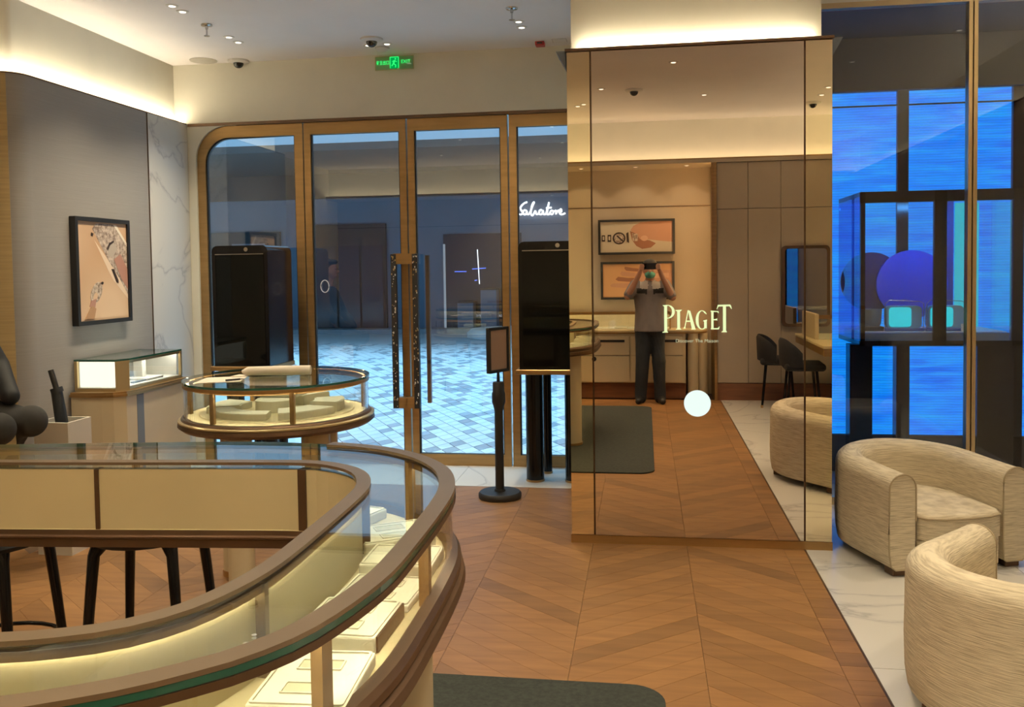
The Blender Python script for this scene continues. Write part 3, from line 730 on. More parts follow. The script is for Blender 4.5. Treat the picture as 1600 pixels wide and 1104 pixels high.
# trays lying in the island
def tray(x, y, rz, w, d, h, label, slots=2, dark=False):
    t = thing('display_tray', label, 'tray', (x, y, ZD), rz, 'ivory display trays in the island counter')
    MB().bbox(-w/2, w/2, -d/2, d/2, 0, h, .004, 2).build('tray_base', 'leather', t, world=False)
    MB().ringprism(rrect(-w/2+.004, w/2-.004, -d/2+.004, d/2-.004, .006, 3), rrect(-w/2+.009, w/2-.009, -d/2+.009, d/2-.009, .004, 3), h-.001, h+.003).build('rim', 'leather', t, world=False)
    if dark: MB().box(w/2, w/2+.004, -d/2+.01, d/2-.004, .002, h-.002).build('side_strip', 'bronzedk', t, world=False)
    for k in range(slots):
        yy_ = (k-(slots-1)/2)*d*.42
        s_ = MB().ringprism(rrect(-.040, .040, yy_-.020, yy_+.020, .003, 2), rrect(-.037, .037, yy_-.017, yy_+.017, .002, 2), h, h+.003).build('watch_slot', 'leather', t, world=False)
        MB().box(-.037, .037, yy_-.017, yy_+.017, h, h+.0008).build('slot_pad', 'pad', s_, world=False)
    return t
tray(-.615, 1.165, .75, .16, .15, .022, 'ivory tray nearest the camera in the island counter, cut by the bottom edge', 1)
tray(-.565, 1.415, .06, .165, .205, .026, 'second ivory tray from the bottom edge, low with two slots')
tray(-.585, 1.655, -.02, .165, .185, .034, 'raised ivory tray with a dark bronze right side in the island counter', 2, True)
tray(-.580, 1.855, -.04, .175, .17, .016, 'flat ivory tray just behind the raised bronze sided tray')
tray(-.585, 2.045, .03, .175, .15, .030, 'thick ivory tray with one slot at the bend of the island counter', 1)
tray(-.665, 2.235, .55, .19, .16, .028, 'ivory tray turned diagonally at the far bend of the island counter')
tray(-.86, 2.405, 1.25, .16, .19, .028, 'ivory tray behind the diagonal one, seen through the counter glass')

# ---- round counter
ZD = .868
rcx, rcy, rr_ = -1.84, 4.22, .45
rc = thing('round_counter', 'round glass jewellery counter on cream columns before the shop doors', 'counter', (rcx, rcy, 0))
circ = lambda r, n=64: [(rcx+r*math.cos(2*PI*i/n), rcy+r*math.sin(2*PI*i/n)) for i in range(n)]
MB().lathe([(0, ZD-.060), (.40, ZD-.060), (.462, ZD-.054), (.482, ZD-.038), (.479, ZD-.020), (.466, ZD-.014), (.466, ZD-.004), (.460, ZD+.004), (.438, ZD+.004), (.438, ZD-.005), (0, ZD-.005)], (rcx, rcy, 0), 64).build('moulding', 'bronzedk', rc, smooth=30)
MB().lathe([(0, ZD-.004), (.437, ZD-.004), (.437, ZD+.006), (.38, ZD+.006), (.375, ZD+.012), (0, ZD+.012)], (rcx, rcy, 0), 64).build('deck', 'deck', rc, smooth=30)
MB().lathe([(.467, ZD-.014), (.480, ZD-.017), (.480, ZD-.010), (.467, ZD-.006)], (rcx, rcy, 0), 64).build('gold_line', 'gold', rc, smooth=30)
MB().ringprism(circ(.450), circ(.443), ZD+.004, ZT-.02).build('front_glass', 'glass', rc, smooth=30)
MB().prism(circ(.455), ZT-.012, ZT).build('glass_top', 'glasstop', rc, smooth=30)
MB().ringprism(circ(.4575), circ(.4555), ZT-.0115, ZT-.0005).build('glass_edge', 'glassedge', rc, smooth=30)
MB().ringprism(circ(.456), circ(.436), ZT-.03, ZT-.0125).build('top_rim', 'bronze', rc, smooth=30)
MB().ringprism(circ(.434), circ(.427), ZT-.024, ZT-.020).build('led_strip', 'ledcase', rc)
MB().ringprism(circ(.425), circ(.422), ZT-.040, ZT-.013).build('light_lip', 'bronze', rc)
for a in (250, 302, 22, 132, 197):
    x, y = rcx+.428*math.cos(math.radians(a)), rcy+.428*math.sin(math.radians(a))
    MB().bbox(x-.011, x+.011, y-.011, y+.011, ZD, ZT-.012, .002, 1).build('post', 'bronze', rc)
for a in (255, 330, 60, 165):
    x, y = rcx+.30*math.cos(math.radians(a)), rcy+.30*math.sin(math.radians(a))
    c_ = MB().cyl((x, y), .062, .02, ZD-.058, 24).build('column', 'cream', rc, smooth=40)
    MB().cyl((x, y), .067, 0, .03, 24).build('column_foot', 'bronze', c_, smooth=40)
def sector(a0, a1, r0, r1, z0, z1, label, mat='leather'):
    o_ = arc(0, 0, r1, a0, a1, 14); i_ = arc(0, 0, r0, a0, a1, 14)
    t = thing('curved_tray', label, 'tray', (rcx, rcy, ZD+.012), 0, 'curved trays in the round counter')
    MB().ringprism(o_, i_, z0, z1, closed=False).build('tray_base', mat, t, world=False)
    MB().ringprism([(a*.985, b*.985) for a, b in o_], [(a*1.05, b*1.05) for a, b in i_], z1, z1+.003, closed=False).build('tray_pad', 'leather', t, world=False)
sector(212, 284, .215, .335, 0, .028, 'curved ivory tray at the front of the round counter')
sector(160, 206, .18, .345, 0, .030, 'curved ivory tray on the left of the round counter')
sector(293, 345, .17, .34, 0, .030, 'curved ivory tray at the front right of the round counter')
sector(352, 392, .18, .33, 0, .045, 'curved ivory tray at the right of the round counter')
sector(60, 130, .16, .33, 0, .05, 'curved ivory tray at the back of the round counter')
ri = thing('centre_riser', 'drum shaped ivory riser in the middle of the round counter', 'riser', (rcx, rcy, ZD+.012))
MB().lathe([(0, 0), (.095, 0), (.095, .055), (.088, .06), (0, .06)], (rcx-.01, rcy-.02, ZD+.012), 32).build('drum', 'leather', ri, smooth=40)
MB().bbox(rcx-.13, rcx+.10, rcy+.0, rcy+.13, ZD+.012+.062, ZD+.012+.088, .004, 2).build('flat_tray', 'leather', ri)
# on the round counter
ps = thing('paper_sheet', 'sheet of pale paper on the round counter glass', 'paper', (-2.02, 4.02, ZT))
MB().prism([(-2.13, 3.91), (-1.93, 3.99), (-1.99, 4.20), (-2.17, 4.12)], ZT+.0005, ZT+.0025).build('sheet', 'paper', ps)
pe = thing('pen', 'black pen lying on the paper sheet on the round counter', 'pen', (-2.0, 4.0, ZT+.003))
MB().tube([(-2.0, 3.98, ZT+.008), (-1.95, 4.03, ZT+.008)], [.0045, .0045], 8).build('barrel', 'blackmat', pe)
MB().tube([(-1.95, 4.03, ZT+.008), (-1.935, 4.045, ZT+.008)], [.004, .001], 8).build('tip', 'chrome', pe)
cb = thing('cloth_roll', 'long rolled ivory display cloth on the round counter', 'cloth', (-1.86, 4.24, ZT))
MB().tube([(-2.02, 4.20, ZT+.024), (-1.99, 4.205, ZT+.026), (-1.80, 4.24, ZT+.026), (-1.68, 4.262, ZT+.026)], [.008, .022, .025, .024], 14).build('roll', 'paper', cb, smooth=40)
MB().prism([(-2.06, 4.15), (-2.0, 4.15), (-1.98, 4.22), (-2.05, 4.23)], ZT+.003, ZT+.006).build('loose_end', 'paper', cb)

# ---- showcase against the left wall
ws = thing('wall_showcase', 'brightly lit glass showcase on a cream base against the left wall', 'showcase', (-3.55, 5.68, 0))
pl = [(-3.722, 5.30), (-3.43, 5.30), (-3.385, 5.39), (-3.385, 6.06), (-3.722, 6.06)]
led = [(-3.722, 5.24), (-3.62, 5.232), (-3.50, 5.238), (-3.42, 5.255), (-3.36, 5.32), (-3.345, 5.42), (-3.345, 6.10), (-3.722, 6.10)]
MB().prism(offset(led, .012, True), 0, .775).build('base', 'cream', ws)
MB().box(-3.374, -3.355, 5.42, 5.50, .02, .77).build('grey_strip', 'facade', ws)
MB().prism(led, .775, .792).prism(offset(led, .008, True), .792, .806).build('ledge', 'bronze', ws)
MB().prism(pl, .806, .825).build('case_floor', 'gold', ws)
MB().prism(offset(pl, .012, True), .825, .829).build('floor_pad', 'white', ws)
for a, b in ((0, 1), (2, 3)):
    p, q = Vector(pl[a]), Vector(pl[b]); t_ = (q-p).normalized(); n_ = Vector((-t_.y, t_.x))
    pa, pb = p+t_*.012, q-t_*.012
    MB().prism([tuple(pa+n_*.004), tuple(pb+n_*.004), tuple(pb+n_*.010), tuple(pa+n_*.010)], .829, 1.003).build('side_glass', 'glass', ws)
MB().prism([(-3.43, 5.30), (-3.385, 5.39), (-3.40, 5.395), (-3.44, 5.315)], .825, 1.004).build('corner_panel', 'gold', ws)
for x, y in ((-3.71, 5.306), (-3.391, 6.045), (-3.71, 6.05)): MB().box(x-.01, x+.01, y-.008, y+.012, .825, 1.004).build('post', 'gold', ws)
MB().prism(pl, 1.004, 1.016).build('glass_top', 'glasstop', ws)
MB().ringprism(offset(pl, -.001, True), offset(pl, -.0005, True), 1.004, 1.016).build('glass_edge', 'glassedge', ws)
MB().box(-3.70, -3.45, 5.325, 5.333, .832, .998).build('painted_glow_panel', emit('painted_interior_glow', (1.0, .93, .72), 1.3), ws)  # emission stands in for the strongly lit white case interior
MB().box(-3.70, -3.41, 6.03, 6.036, .832, .998).build('back_panel', 'white', ws)
MB().box(-3.396, -3.388, 5.40, 6.04, .986, 1.0035).build('top_rail', 'gold', ws)
MB().box(-3.412, -3.402, 5.42, 6.02, .994, 1.001).build('led_strip', 'ledwhite', ws)
bk = thing('bracelet_block', 'white display block standing inside the lit wall showcase', 'display block', (-3.55, 5.80, .829))
MB().bbox(-3.60, -3.53, 5.78, 5.83, .829, .965, .004, 2).build('upright', 'white', bk); MB().bbox(-3.63, -3.44, 5.70, 5.90, .829, .845, .003, 1).build('foot', 'white', bk)
nm = thing('name_plate', 'small grey name plate lying in the lit wall showcase', 'name plate', (-3.46, 5.62, .829))
MB().bbox(-3.475, -3.45, 5.54, 5.70, .8295, .84, .002, 1).build('plate', 'facade', nm)

# ---- umbrella bin and umbrella
ub = thing('umbrella_bin', 'white open topped box holding an umbrella by the left wall', 'bin', (-3.26, 4.58, 0))
mb = MB(); x0, x1, y0, y1 = -3.40, -3.19, 4.47, 4.68
mb.ringprism([(x0, y0), (x1, y0), (x1, y1), (x0, y1)], [(x0+.012, y0+.012), (x1-.012, y0+.012), (x1-.012, y1-.012), (x0+.012, y1-.012)], .02, .75)
mb.build('box_sides', 'carton', ub); MB().box(x0, x1, y0, y1, 0, .02).build('bottom', 'carton', ub)
um = thing('folded_umbrella', 'black folded umbrella leaning in the white box', 'umbrella', (-3.27, 4.58, .02))
MB().tube([(-3.26, 4.58, .05), (-3.285, 4.575, .62), (-3.325, 4.57, .93)], [.012, .036, .030], 12).build('cloth', 'umbrella', um, smooth=50)
MB().tube([(-3.325, 4.57, .93), (-3.353, 4.566, 1.035)], .016, 10).build('grip', 'blackmat', um, smooth=50)
MB().tube([(-3.318, 4.571, .905), (-3.326, 4.57, .932)], .034, 10).build('collar', 'umbrella', um, smooth=50)

# ---- sign stand
ss = thing('sign_stand', 'black pole sign stand on a round base before the glass door', 'sign stand', (-1.0, 5.95, 0))
MB().lathe([(0, 0), (.145, 0), (.148, .01), (.148, .03), (.138, .042), (.04, .046), (.036, .06), (0, .06)], (-1.0, 5.95, 0), 40).build('base', 'blackmat', ss, smooth=40)
MB().cyl((-1.0, 5.95), .030, .04, .62, 24).build('pole', 'blackmat', ss, smooth=40)
MB().lathe([(.03, .60), (.036, .63), (.046, .66), (.046, .72), (.040, .735), (.040, .79), (.034, .80), (.012, .802), (.009, .87), (0, .87)], (-1.0, 5.95, 0), 24).build('pole_head', 'blackmat', ss, smooth=40)
fm = MB(); fm.ringprism(rrect(-.11, .11, -.155, .155, .006, 2), rrect(-.09, .09, -.135, .135, .002, 2), -.013, .013)
fo = fm.build('sign_frame', 'blackmat', ss, world=False)
Mx = Matrix.Translation((.0, 0, 1.02)) @ Matrix.Rotation(math.radians(61), 4, 'Z') @ Matrix.Rotation(PI/2, 4, 'X')
fo.matrix_local = Mx
sp = MB().box(-.092, .092, -.137, .137, -.006, .006).build('sign_sheet', pbr('pinkish_sheet', (.42, .27, .20), .5), fo, world=False)

# ================================================================== BLACK WINDOW DISPLAY CASES
def black_case(x0, x1, y0, y1, z0, z1, label):
    t = thing('display_case', label, 'display case', ((x0+x1)/2, (y0+y1)/2, 0), 0, 'black display cases in the shopfront')
    poly = rrect(x0, x1, z0, z1, .045, 6, '1100')
    MB().prism(poly, y0, y1, axis='y').build('housing', 'black', t, smooth=30)
    MB().prism(rrect(x0+.03, x1-.03, z0+.02, z1-.07, .008, 3), y0-.006, y0+.002, axis='y').build('door_glass', 'blackglass', t)
    MB().box(x0+.03, x1-.03, y0-.008, y0-.001, z1-.068, z1-.062).build('bright_line', 'chrome', t)
    MB().lathe([(0, 0), (.016, 0), (.016, .004), (0, .004)], (0, 0, 0), 16).build('lock_disc', 'chrome', t, world=False).matrix_local = Matrix.Translation(((x1-x0)*.12, y0-.001-(y0+y1)/2, z1-.03)) @ Matrix.Rotation(PI/2, 4, 'X')
    MB().bbox(x0-.025, x1+.01, y0-.03, y1, z0-.035, z0, .004, 1).build('shelf_lip', 'bronze', t)
    for x, y in ((x0+.085, y0+.16), (x1-.085, y0+.16), (x0+.15, y1-.04), (x1-.085, y1-.04)):
        c_ = MB().cyl((x, y), .066 if y < y0+.2 else .035, .015, z0-.035, 28).build('column', 'black', t, smooth=40)
        MB().cyl((x, y), .069 if y < y0+.2 else .038, 0, .015, 28).build('column_foot', 'bronze', c_, smooth=40)
    return t
black_case(-3.235, -2.79, 6.27, 6.72, .865, 1.775, 'black lacquered display case in the left shopfront window')
black_case(-.90, -.44, 6.29, 6.74, .845, 1.765, 'black lacquered display case beside the mirrored totem')

# third case in the blue bay: see-through with a mullion
bc = thing('display_case', 'large see through black framed display case in front of the blue screen', 'display case', (1.95, 6.6, 0), 0, 'black display cases in the shopfront')
x0, x1, y0, y1, z0, z1 = 1.44, 2.46, 6.25, 6.93, 1.015, 2.055
fb = MB()
for a, b, c, d in ((x0, x1, z1-.075, z1), (x0, x1, z0, z0+.035), (x0, x0+.03, z0, z1), (x1-.06, x1, z0, z1), (1.908, 1.988, z0, z1)): fb.box(a, b, y0, y0+.03, c, d)
fb.build('front_frame', 'black', bc)
MB().box(x0, x1, y0+.03, y1, z1-.03, z1).build('top_board', 'black', bc)
MB().box(x0, x1, y0+.03, y1, z0, z0+.03).build('bottom_board', 'black', bc)
MB().box(x0, x0+.012, y0+.03, y1, z0+.03, z1-.03).build('side_glass', glass('blue_side_glass', (.35, .45, .8), .08), bc)
MB().box(x1-.012, x1, y0+.03, y1, z0+.03, z1-.03).build('side_glass', 'glass', bc)
MB().box(x0+.03, 1.908, y0+.008, y0+.016, z0+.035, z1-.075).build('door_glass', 'glass', bc)
MB().box(1.988, x1-.06, y0+.008, y0+.016, z0+.035, z1-.075).build('door_glass', 'glass', bc)
MB().box(x0+.03, x1-.06, y0+.05, y1-.05, z0+.03, z0+.085).build('stage', pbr('blue_stage', (.10, .2, .5), .4), bc)
MB().box(x0+.03, x1-.06, y0+.10, y1-.08, z0+.085, z0+.089).build('stage_top', 'white', bc)
MB().box(x0+.05, x1-.08, y0+.05, y0+.065, z1-.045, z1-.032).build('led_strip', emit('added_blue_fill', (.08, .38, 1), 130), bc)  # unseen blue fill strip, added to light the discs and stage
for xa, xb, ya, yb in ((1.40, 1.55, 6.38, 6.5), (1.765, 1.855, 6.6, 6.69), (2.20, 2.43, 6.3, 6.5)): MB().box(xa, xb, ya, yb, 0, z0).build('column', 'black', bc)
MB().box(2.17, 2.22, 6.84, 6.9, z0+.03, z1-.03).build('back_post', pbr('blue_post', (.02, .05, .3), .5), bc)
MB().box(2.24, 2.40, 6.86, 6.88, z0+.089, z1-.05).build('cyan_panel', emit('cyan_lit_panel', (.03, .62, .80), .75), bc)
zt_ = z0+.089
def stand(x, y, label):
    s_ = thing('watch_stand', label, 'watch stand', (x, y, zt_), 0, 'pair of cyan watch stands')
    MB().bbox(-.13, .13, -.05, .05, 0, .02, .006, 2).build('foot', pbr('blue_foot', (.03, .07, .25), .4), s_, world=False)
    MB().prism(rrect(-.115, .115, .02, .175, .03, 5), -.04, .03, axis='y').build('holder', pbr('pale_blue_holder', (.25, .5, .7), .4), s_, world=False)
    MB().prism(rrect(-.10, .045, .03, .165, .022, 5), -.046, -.04, axis='y').build('face_pad', emit('cyan_pad', (.02, .72, .85), .85), s_, world=False)
    MB().tube([(-.125, -.045, .0), (-.125, -.045, .19), (-.10, -.045, .215), (.10, -.045, .205), (.125, -.045, .19), (.125, -.045, 0)], .003, 6).build('wire_frame', 'chrome', s_, world=False)
stand(1.765, 6.45, 'cyan faced watch stand left of the mullion in the blue case')
stand(2.035, 6.45, 'cyan faced watch stand partly behind the mullion in the blue case')
def disc(x, y, z, r, m_, label, nm='backdrop_disc'):
    s_ = thing(nm, label, 'disc', (x, y, zt_))
    MB().prism([(x+r*math.cos(2*PI*i/40), z+r*math.sin(2*PI*i/40)) for i in range(40)], y-.012, y+.012, axis='y').build('disc', m_, s_, smooth=30)
    MB().box(x-.03, x+.03, y-.02, y+.02, zt_, z-r+.03).build('stem', m_, s_)
disc(1.90, 6.72, 1.42, .245, pbr('royal_blue_disc', (.01, .06, .60), .6), 'big round blue disc standing behind the watch stands')
disc(1.64, 6.80, 1.44, .215, pbr('navy_disc', (.006, .012, .10), .3), 'dark navy disc behind the big blue disc')
bl = thing('bowl', 'grey cup shaped holder at the left end of the blue case', 'holder', (1.56, 6.5, zt_))
MB().lathe([(0, 0), (.065, 0), (.075, .03), (.08, .12), (.074, .12), (.068, .03), (0, .02)], (1.56, 6.5, zt_+.03), 28).build('cup', 'facade', bl, smooth=40)
MB().bbox(1.49, 1.64, 6.43, 6.57, zt_, zt_+.03, .004, 1).build('base', 'facadedk', bl)
pc = thing('price_card', 'small pale card at the right end of the blue case', 'card', (2.17, 6.4, zt_))
MB().box(2.13, 2.19, 6.398, 6.404, zt_, zt_+.05).build('card', 'paper', pc)
# ================================================================== ARMCHAIRS
def armchair(loc, rz, label):
    t = thing('armchair', label, 'armchair', loc, rz, 'pair of cream boucle tub armchairs')
    hw, th, yf, yc = .345, .155, -.38, .03
    path = [(-hw, yf), (-hw, yf+.1), (-hw, yf+.2), (-hw, -.08)] + [(hw*math.cos(math.radians(a)), yc+hw*1.02*math.sin(math.radians(a))) for a in range(180, -1, -10)] + [(hw, -.08), (hw, yf+.2), (hw, yf+.1), (hw, yf)]
    n = len(path); mb = MB(); K = 26; vs = []; fs = []
    def section(top):
        r = th/2; pts = [(-r*.93, .050), (-r*.72, .040), (r*.55, .040), (r*.9, .06), (r*1.04, .13), (r*1.08, .24), (r*1.05, .36)]
        for k in range(13):
            a = PI*k/12; pts.append((r*math.cos(a)*(1.03 if k < 6 else 1), top-r+r*math.sin(a)))
        pts += [(-r, top-r-.06), (-r, .3), (-r, .16)]
        return pts
    secs = []
    for i, p in enumerate(path):
        a = Vector(path[max(0, i-1)]); b = Vector(path[min(n-1, i+1)]); tt = (b-a).normalized(); nn = Vector((-tt.y, tt.x))
        back = max(0, min(1, (p[1]-yf)/(.78)));  top = .56+.035*back**1.5
        s_ = section(top); secs.append(len(s_))
        out_w = 1+.10*math.sin(PI*min(1, back))*.6
        for o, z in s_: vs.append((p[0]+nn.x*o*out_w, p[1]+nn.y*o*out_w, z))
    K = secs[0]
    for i in range(n-1):
        for q in range(K): q2 = (q+1) % K; fs.append((i*K+q, i*K+q2, (i+1)*K+q2, (i+1)*K+q))
    fs += [tuple(range(K)), tuple((n-1)*K+q for q in range(K))[::-1]]
    sh = mb.add(vs, fs).build('shell', 'boucle', t, smooth=50, world=False)
    for e in (0, n-1):
        loop = [(vs[e*K+q][0], vs[e*K+q][1]-.002, vs[e*K+q][2]) for q in range(K)]
        MB().tube(loop, .0045, 6, closed=True).build('piping', 'piping', sh, world=False, smooth=50)
    iw = hw-th/2-.004
    def dshape(g, front):
        f_ = [(-iw+g, yf+.03), (-iw+g+.04, front+.01), (-iw*.5, front-.022), (0, front-.03), (iw*.5, front-.022), (iw-g-.04, front+.01), (iw-g, yf+.03)]
        return f_ + [(( iw-g)*math.cos(math.radians(a)), yc+(iw-g)*math.sin(math.radians(a))) for a in range(0, 181, 12)]
    def cushion(nm, z0, z1, front, b):
        bm = bmesh.new(); p_ = dshape(.004, front); vb = [bm.verts.new((x, y, z0)) for x, y in p_]; vt = [bm.verts.new((x, y, z1)) for x, y in p_]
        bm.faces.new(vb[::-1]); tf = bm.faces.new(vt)
        for i in range(len(p_)): j = (i+1) % len(p_); bm.faces.new((vb[i], vb[j], vt[j], vt[i]))
        bmesh.ops.bevel(bm, geom=list(tf.edges), offset=b, segments=4, profile=.6, affect='EDGES')
        return MB().bm(bm).build(nm, 'boucle', t, smooth=50, world=False), p_
    cushion('seat_base', .045, .195, yf-.035, .006)
    so, p_ = cushion('seat_cushion', .198, .335, yf-.045, .03)
    loop = [(x*1.0, y, .318) for x, y in offset(p_, -.001, True)]
    MB().tube(loop, .005, 6, closed=True).build('piping', 'piping', so, world=False, smooth=50)
    for x, y in ((-hw, yf+.06), (hw, yf+.06), (-.22, .30), (.22, .30)):
        MB().bbox(x-.045, x+.045, y-.04, y+.04, 0, .046, .004, 1).build('foot', 'bronzedk', t, world=False)
    t.scale = (.93, .93, .93)
    return t
armchair((1.455, 5.05, 0), .334, 'cream boucle tub armchair beside the mirrored totem, seat facing the camera')
armchair((1.335, 3.28, 0), 2.443, 'cream boucle tub armchair in the right foreground, seen from behind')

# ================================================================== RUG
rg = MB(); rp = rrect(-.99, .062, .05, 3.285, .13, 8)
rg.prism(rp, .0005, .010)
rug = rg.build('rug', 'rug'); tag(rug, 'dark green grey rug with rounded corners on the oak floor', 'rug')

# ================================================================== STOOLS
def island_stool(x, y, rz, label):
    t = thing('bar_stool', label, 'stool', (x, y, 0), rz, 'black stools at the island counter')
    MB().lathe([(0, .625), (.14, .627), (.20, .638), (.215, .655), (.21, .675), (.18, .685), (0, .68)], (0, 0, 0), 28).build('seat', 'blackfab', t, smooth=50, world=False)
    for a in (45, 135, 225, 315):
        c, s_ = math.cos(math.radians(a)), math.sin(math.radians(a))
        l_ = MB().tube([(.17*c, .17*s_, .64), (.195*c, .195*s_, .60), (.215*c, .215*s_, .42), (.255*c, .255*s_, .02)], [.030, .020, .018, .014], 10).build('leg', 'black', t, smooth=50, world=False)
        MB().tube([(.254*c, .254*s_, .03), (.256*c, .256*s_, 0)], .0145, 10).build('leg_cap', 'chrome', l_, smooth=50, world=False)
    MB().tube([(.232*math.cos(2*PI*i/28), .232*math.sin(2*PI*i/28), .25) for i in range(28)], .008, 8, closed=True).build('foot_ring', 'black', t, smooth=50, world=False)
    return t
island_stool(-1.78, 2.93, .12, 'black round stool under the far arm of the island counter, fully in view')
island_stool(-2.31, 2.78, .12, 'black round stool at the left edge of the island counter')
def shell_stool(x, y, rz, label):
    t = thing('counter_chair', label, 'chair', (x, y, 0), rz, 'black upholstered counter chairs')
    # faces local +x
    bm_ = MB(); N = 18
    pr = []
    for i in range(N+1):
        a = math.radians(95+170*i/N); pr.append((.19*math.cos(a)-.0, .23*math.sin(a)))
    vs = []; fs = []
    for i, (x_, y_) in enumerate(pr):
        k = abs(i/N-.5)*2; top = .80-.14*k**3; d = Vector((x_, y_)).normalized()
        for o, z in ((.0, .50), (.035, .52), (.04, .62), (.045, top-.03), (.03, top), (.01, top-.01), (.0, .6)): vs.append((x_+d.x*o, y_+d.y*o, z))
    K = 7
    for i in range(N):
        for q in range(K): q2 = (q+1) % K; fs.append((i*K+q, i*K+q2, (i+1)*K+q2, (i+1)*K+q))
    fs += [tuple(range(K)), tuple(N*K+q for q in range(K))[::-1]]
    bm_.add(vs, fs).build('backrest', 'blackfab', t, smooth=50, world=False)
    MB().bbox(-.19, .22, -.21, .21, .47, .55, .035, 4).build('seat', 'blackfab', t, smooth=50, world=False)
    for sx, sy in ((-1, -1), (-1, 1), (1, -1), (1, 1)):
        l_ = MB().tube([(.13*sx, .14*sy, .48), (.17*sx, .18*sy, .01)], [.016, .012], 10).build('leg', 'black', t, smooth=50, world=False)
        MB().cyl((.17*sx, .18*sy), .0135, 0, .03, 10).build('leg_cap', 'bronze', l_, world=False)
    return t
shell_stool(1.46, -.12, .15, 'black counter chair nearest the rear panels, seen in the mirror')
shell_stool(1.62, .42, .05, 'black counter chair further along the side counter, seen in the mirror')

# ---- side counter on the right rear, seen in the mirror
sd = thing('side_counter', 'low dark counter with lit cream display box by the right wall', 'counter', (2.2, .5, 0))
MB().bbox(1.66, 2.78, -.25, 1.35, .77, .80, .006, 2).build('top', 'deck', sd)
MB().bbox(1.665, 2.78, -.245, 1.345, .70, .77, .004, 1).build('apron', 'bronze', sd)
MB().box(2.25, 2.70, -.15, 1.25, 0, .70).build('pedestal', 'black', sd)
vt = thing('counter_vitrine', 'glass display box with cream ends on the side counter', 'showcase', (2.2, .4, .8))
MB().bbox(1.72, 1.76, -.15, .6, .80, 1.06, .003, 1).build('end_panel', 'cream', vt)
MB().box(1.76, 2.70, .59, .60, .80, 1.04).build('front_glass', 'glass', vt)
MB().box(1.76, 2.70, -.15, .60, 1.04, 1.05).build('glass_top', 'glasstop', vt)
MB().box(1.76, 2.70, -.15, .59, .80, .806).build('floor_pad', 'leather', vt)
MB().box(1.76, 2.70, .60, .606, 1.01, 1.05).build('top_rail', 'bronze', vt)
MB().box(1.78, 2.70, .56, .57, 1.03, 1.038).build('led_strip', 'ledcase', vt)
wm = thing('wall_mirror', 'round cornered wall mirror above the side counter', 'mirror', (1.816, -.46, .86))
MB().prism(rrect(1.55, 2.08, .86, 1.785, .05, 6), -.498, -.455, axis='y').build('frame', 'bronzedk', wm)
MB().prism(rrect(1.585, 2.045, .895, 1.75, .035, 6), -.456, -.448, axis='y').build('mirror_glass', mirror('dark_mirror', (.42, .42, .45)), wm)

# ---- rear counter in the niche
rk = thing('rear_counter', 'cream counter with drawers behind the photographer, seen in the mirror', 'counter', (-1.2, -.78, 0))
xa, xb = -3.0, .47
MB().box(xa, xb, -1.0, -.565, .19, .775).build('body', 'cream', rk)
MB().box(xa, xb, -.97, -.60, 0, .19).build('kickboard', 'mahog', rk)
top = [(xa, -1.01), (.55, -1.01)] + [(a, b) for a, b in arc(.50, -.78, .235, -60, 90, 10)] + [(xa, -.545)]
MB().prism(top, .795, .815).build('top', 'deck', rk); MB().prism(offset(top, .006, True), .775, .795).build('top_edge', 'bronze', rk)
for k in range(5):
    a = xb-.02-(k+1)*.62; b = a+.605
    d_ = MB().bbox(a, b, -.565, -.548, .52, .745, .003, 1).build('drawer', 'cream', rk)
    MB().box(a+.06, b-.06, -.549, -.545, .675, .705).build('pull_slot', 'blackmat', d_)
    d_ = MB().bbox(a, b, -.565, -.548, .20, .51, .003, 1).build('door', 'cream', rk)
    if k % 2: MB().lathe([(0, 0), (.028, 0), (.028, .003), (0, .003)], (0, 0, 0), 18).build('finger_hole', 'blackmat', d_, world=False).matrix_local = Matrix.Translation(((a+b)/2-.12+1.2, -.547+.78, .475)) @ Matrix.Rotation(PI/2, 4, 'X')
for x, y in ((.555, -.625), (.67, -.70)):
    c_ = MB().cyl((x, y), .062, 0, .775, 24).build('column', 'cream', rk, smooth=40)
rv = thing('rear_vitrine', 'low glass showcase on the rear counter below the pictures', 'showcase', (-.9, -.8, .815))
MB().box(-2.6, .30, -1.0, -.66, .815, .83).build('floor_pad', 'leather', rv)
MB().box(-2.6, .30, -.668, -.66, .83, 1.02).build('front_glass', 'glass', rv)
MB().box(-2.6, .30, -1.0, -.66, 1.02, 1.03).build('glass_top', 'glasstop', rv)
MB().box(-2.6, .30, -.67, -.655, 1.000, 1.034).build('top_rail', 'bronze', rv)
MB().box(-2.6, .30, -1.004, -.996, .83, 1.02).build('back_panel', 'cream', rv)
for x in (-2.6, -1.2, .285): MB().box(x, x+.015, -.675, -.655, .83, 1.02).build('post', 'bronze', rv)
MB().box(-2.58, .28, -.69, -.68, 1.009, 1.016).build('led_strip', 'ledcase', rv)
for k, (x, lb) in enumerate(((-.29, 'small ivory tray left of the photographer on the rear counter'), (.14, 'small ivory tray right of the photographer on the rear counter'))):
    q = thing('small_tray', lb, 'tray', (x, -.8, .83)); MB().bbox(x-.08, x+.08, -.86, -.74, .83, .85, .003, 1).build('tray_base', 'leather', q); MB().bbox(x-.06, x+.06, -.84, -.76, .85, .853, .001, 1).build('pad', 'pad', q)

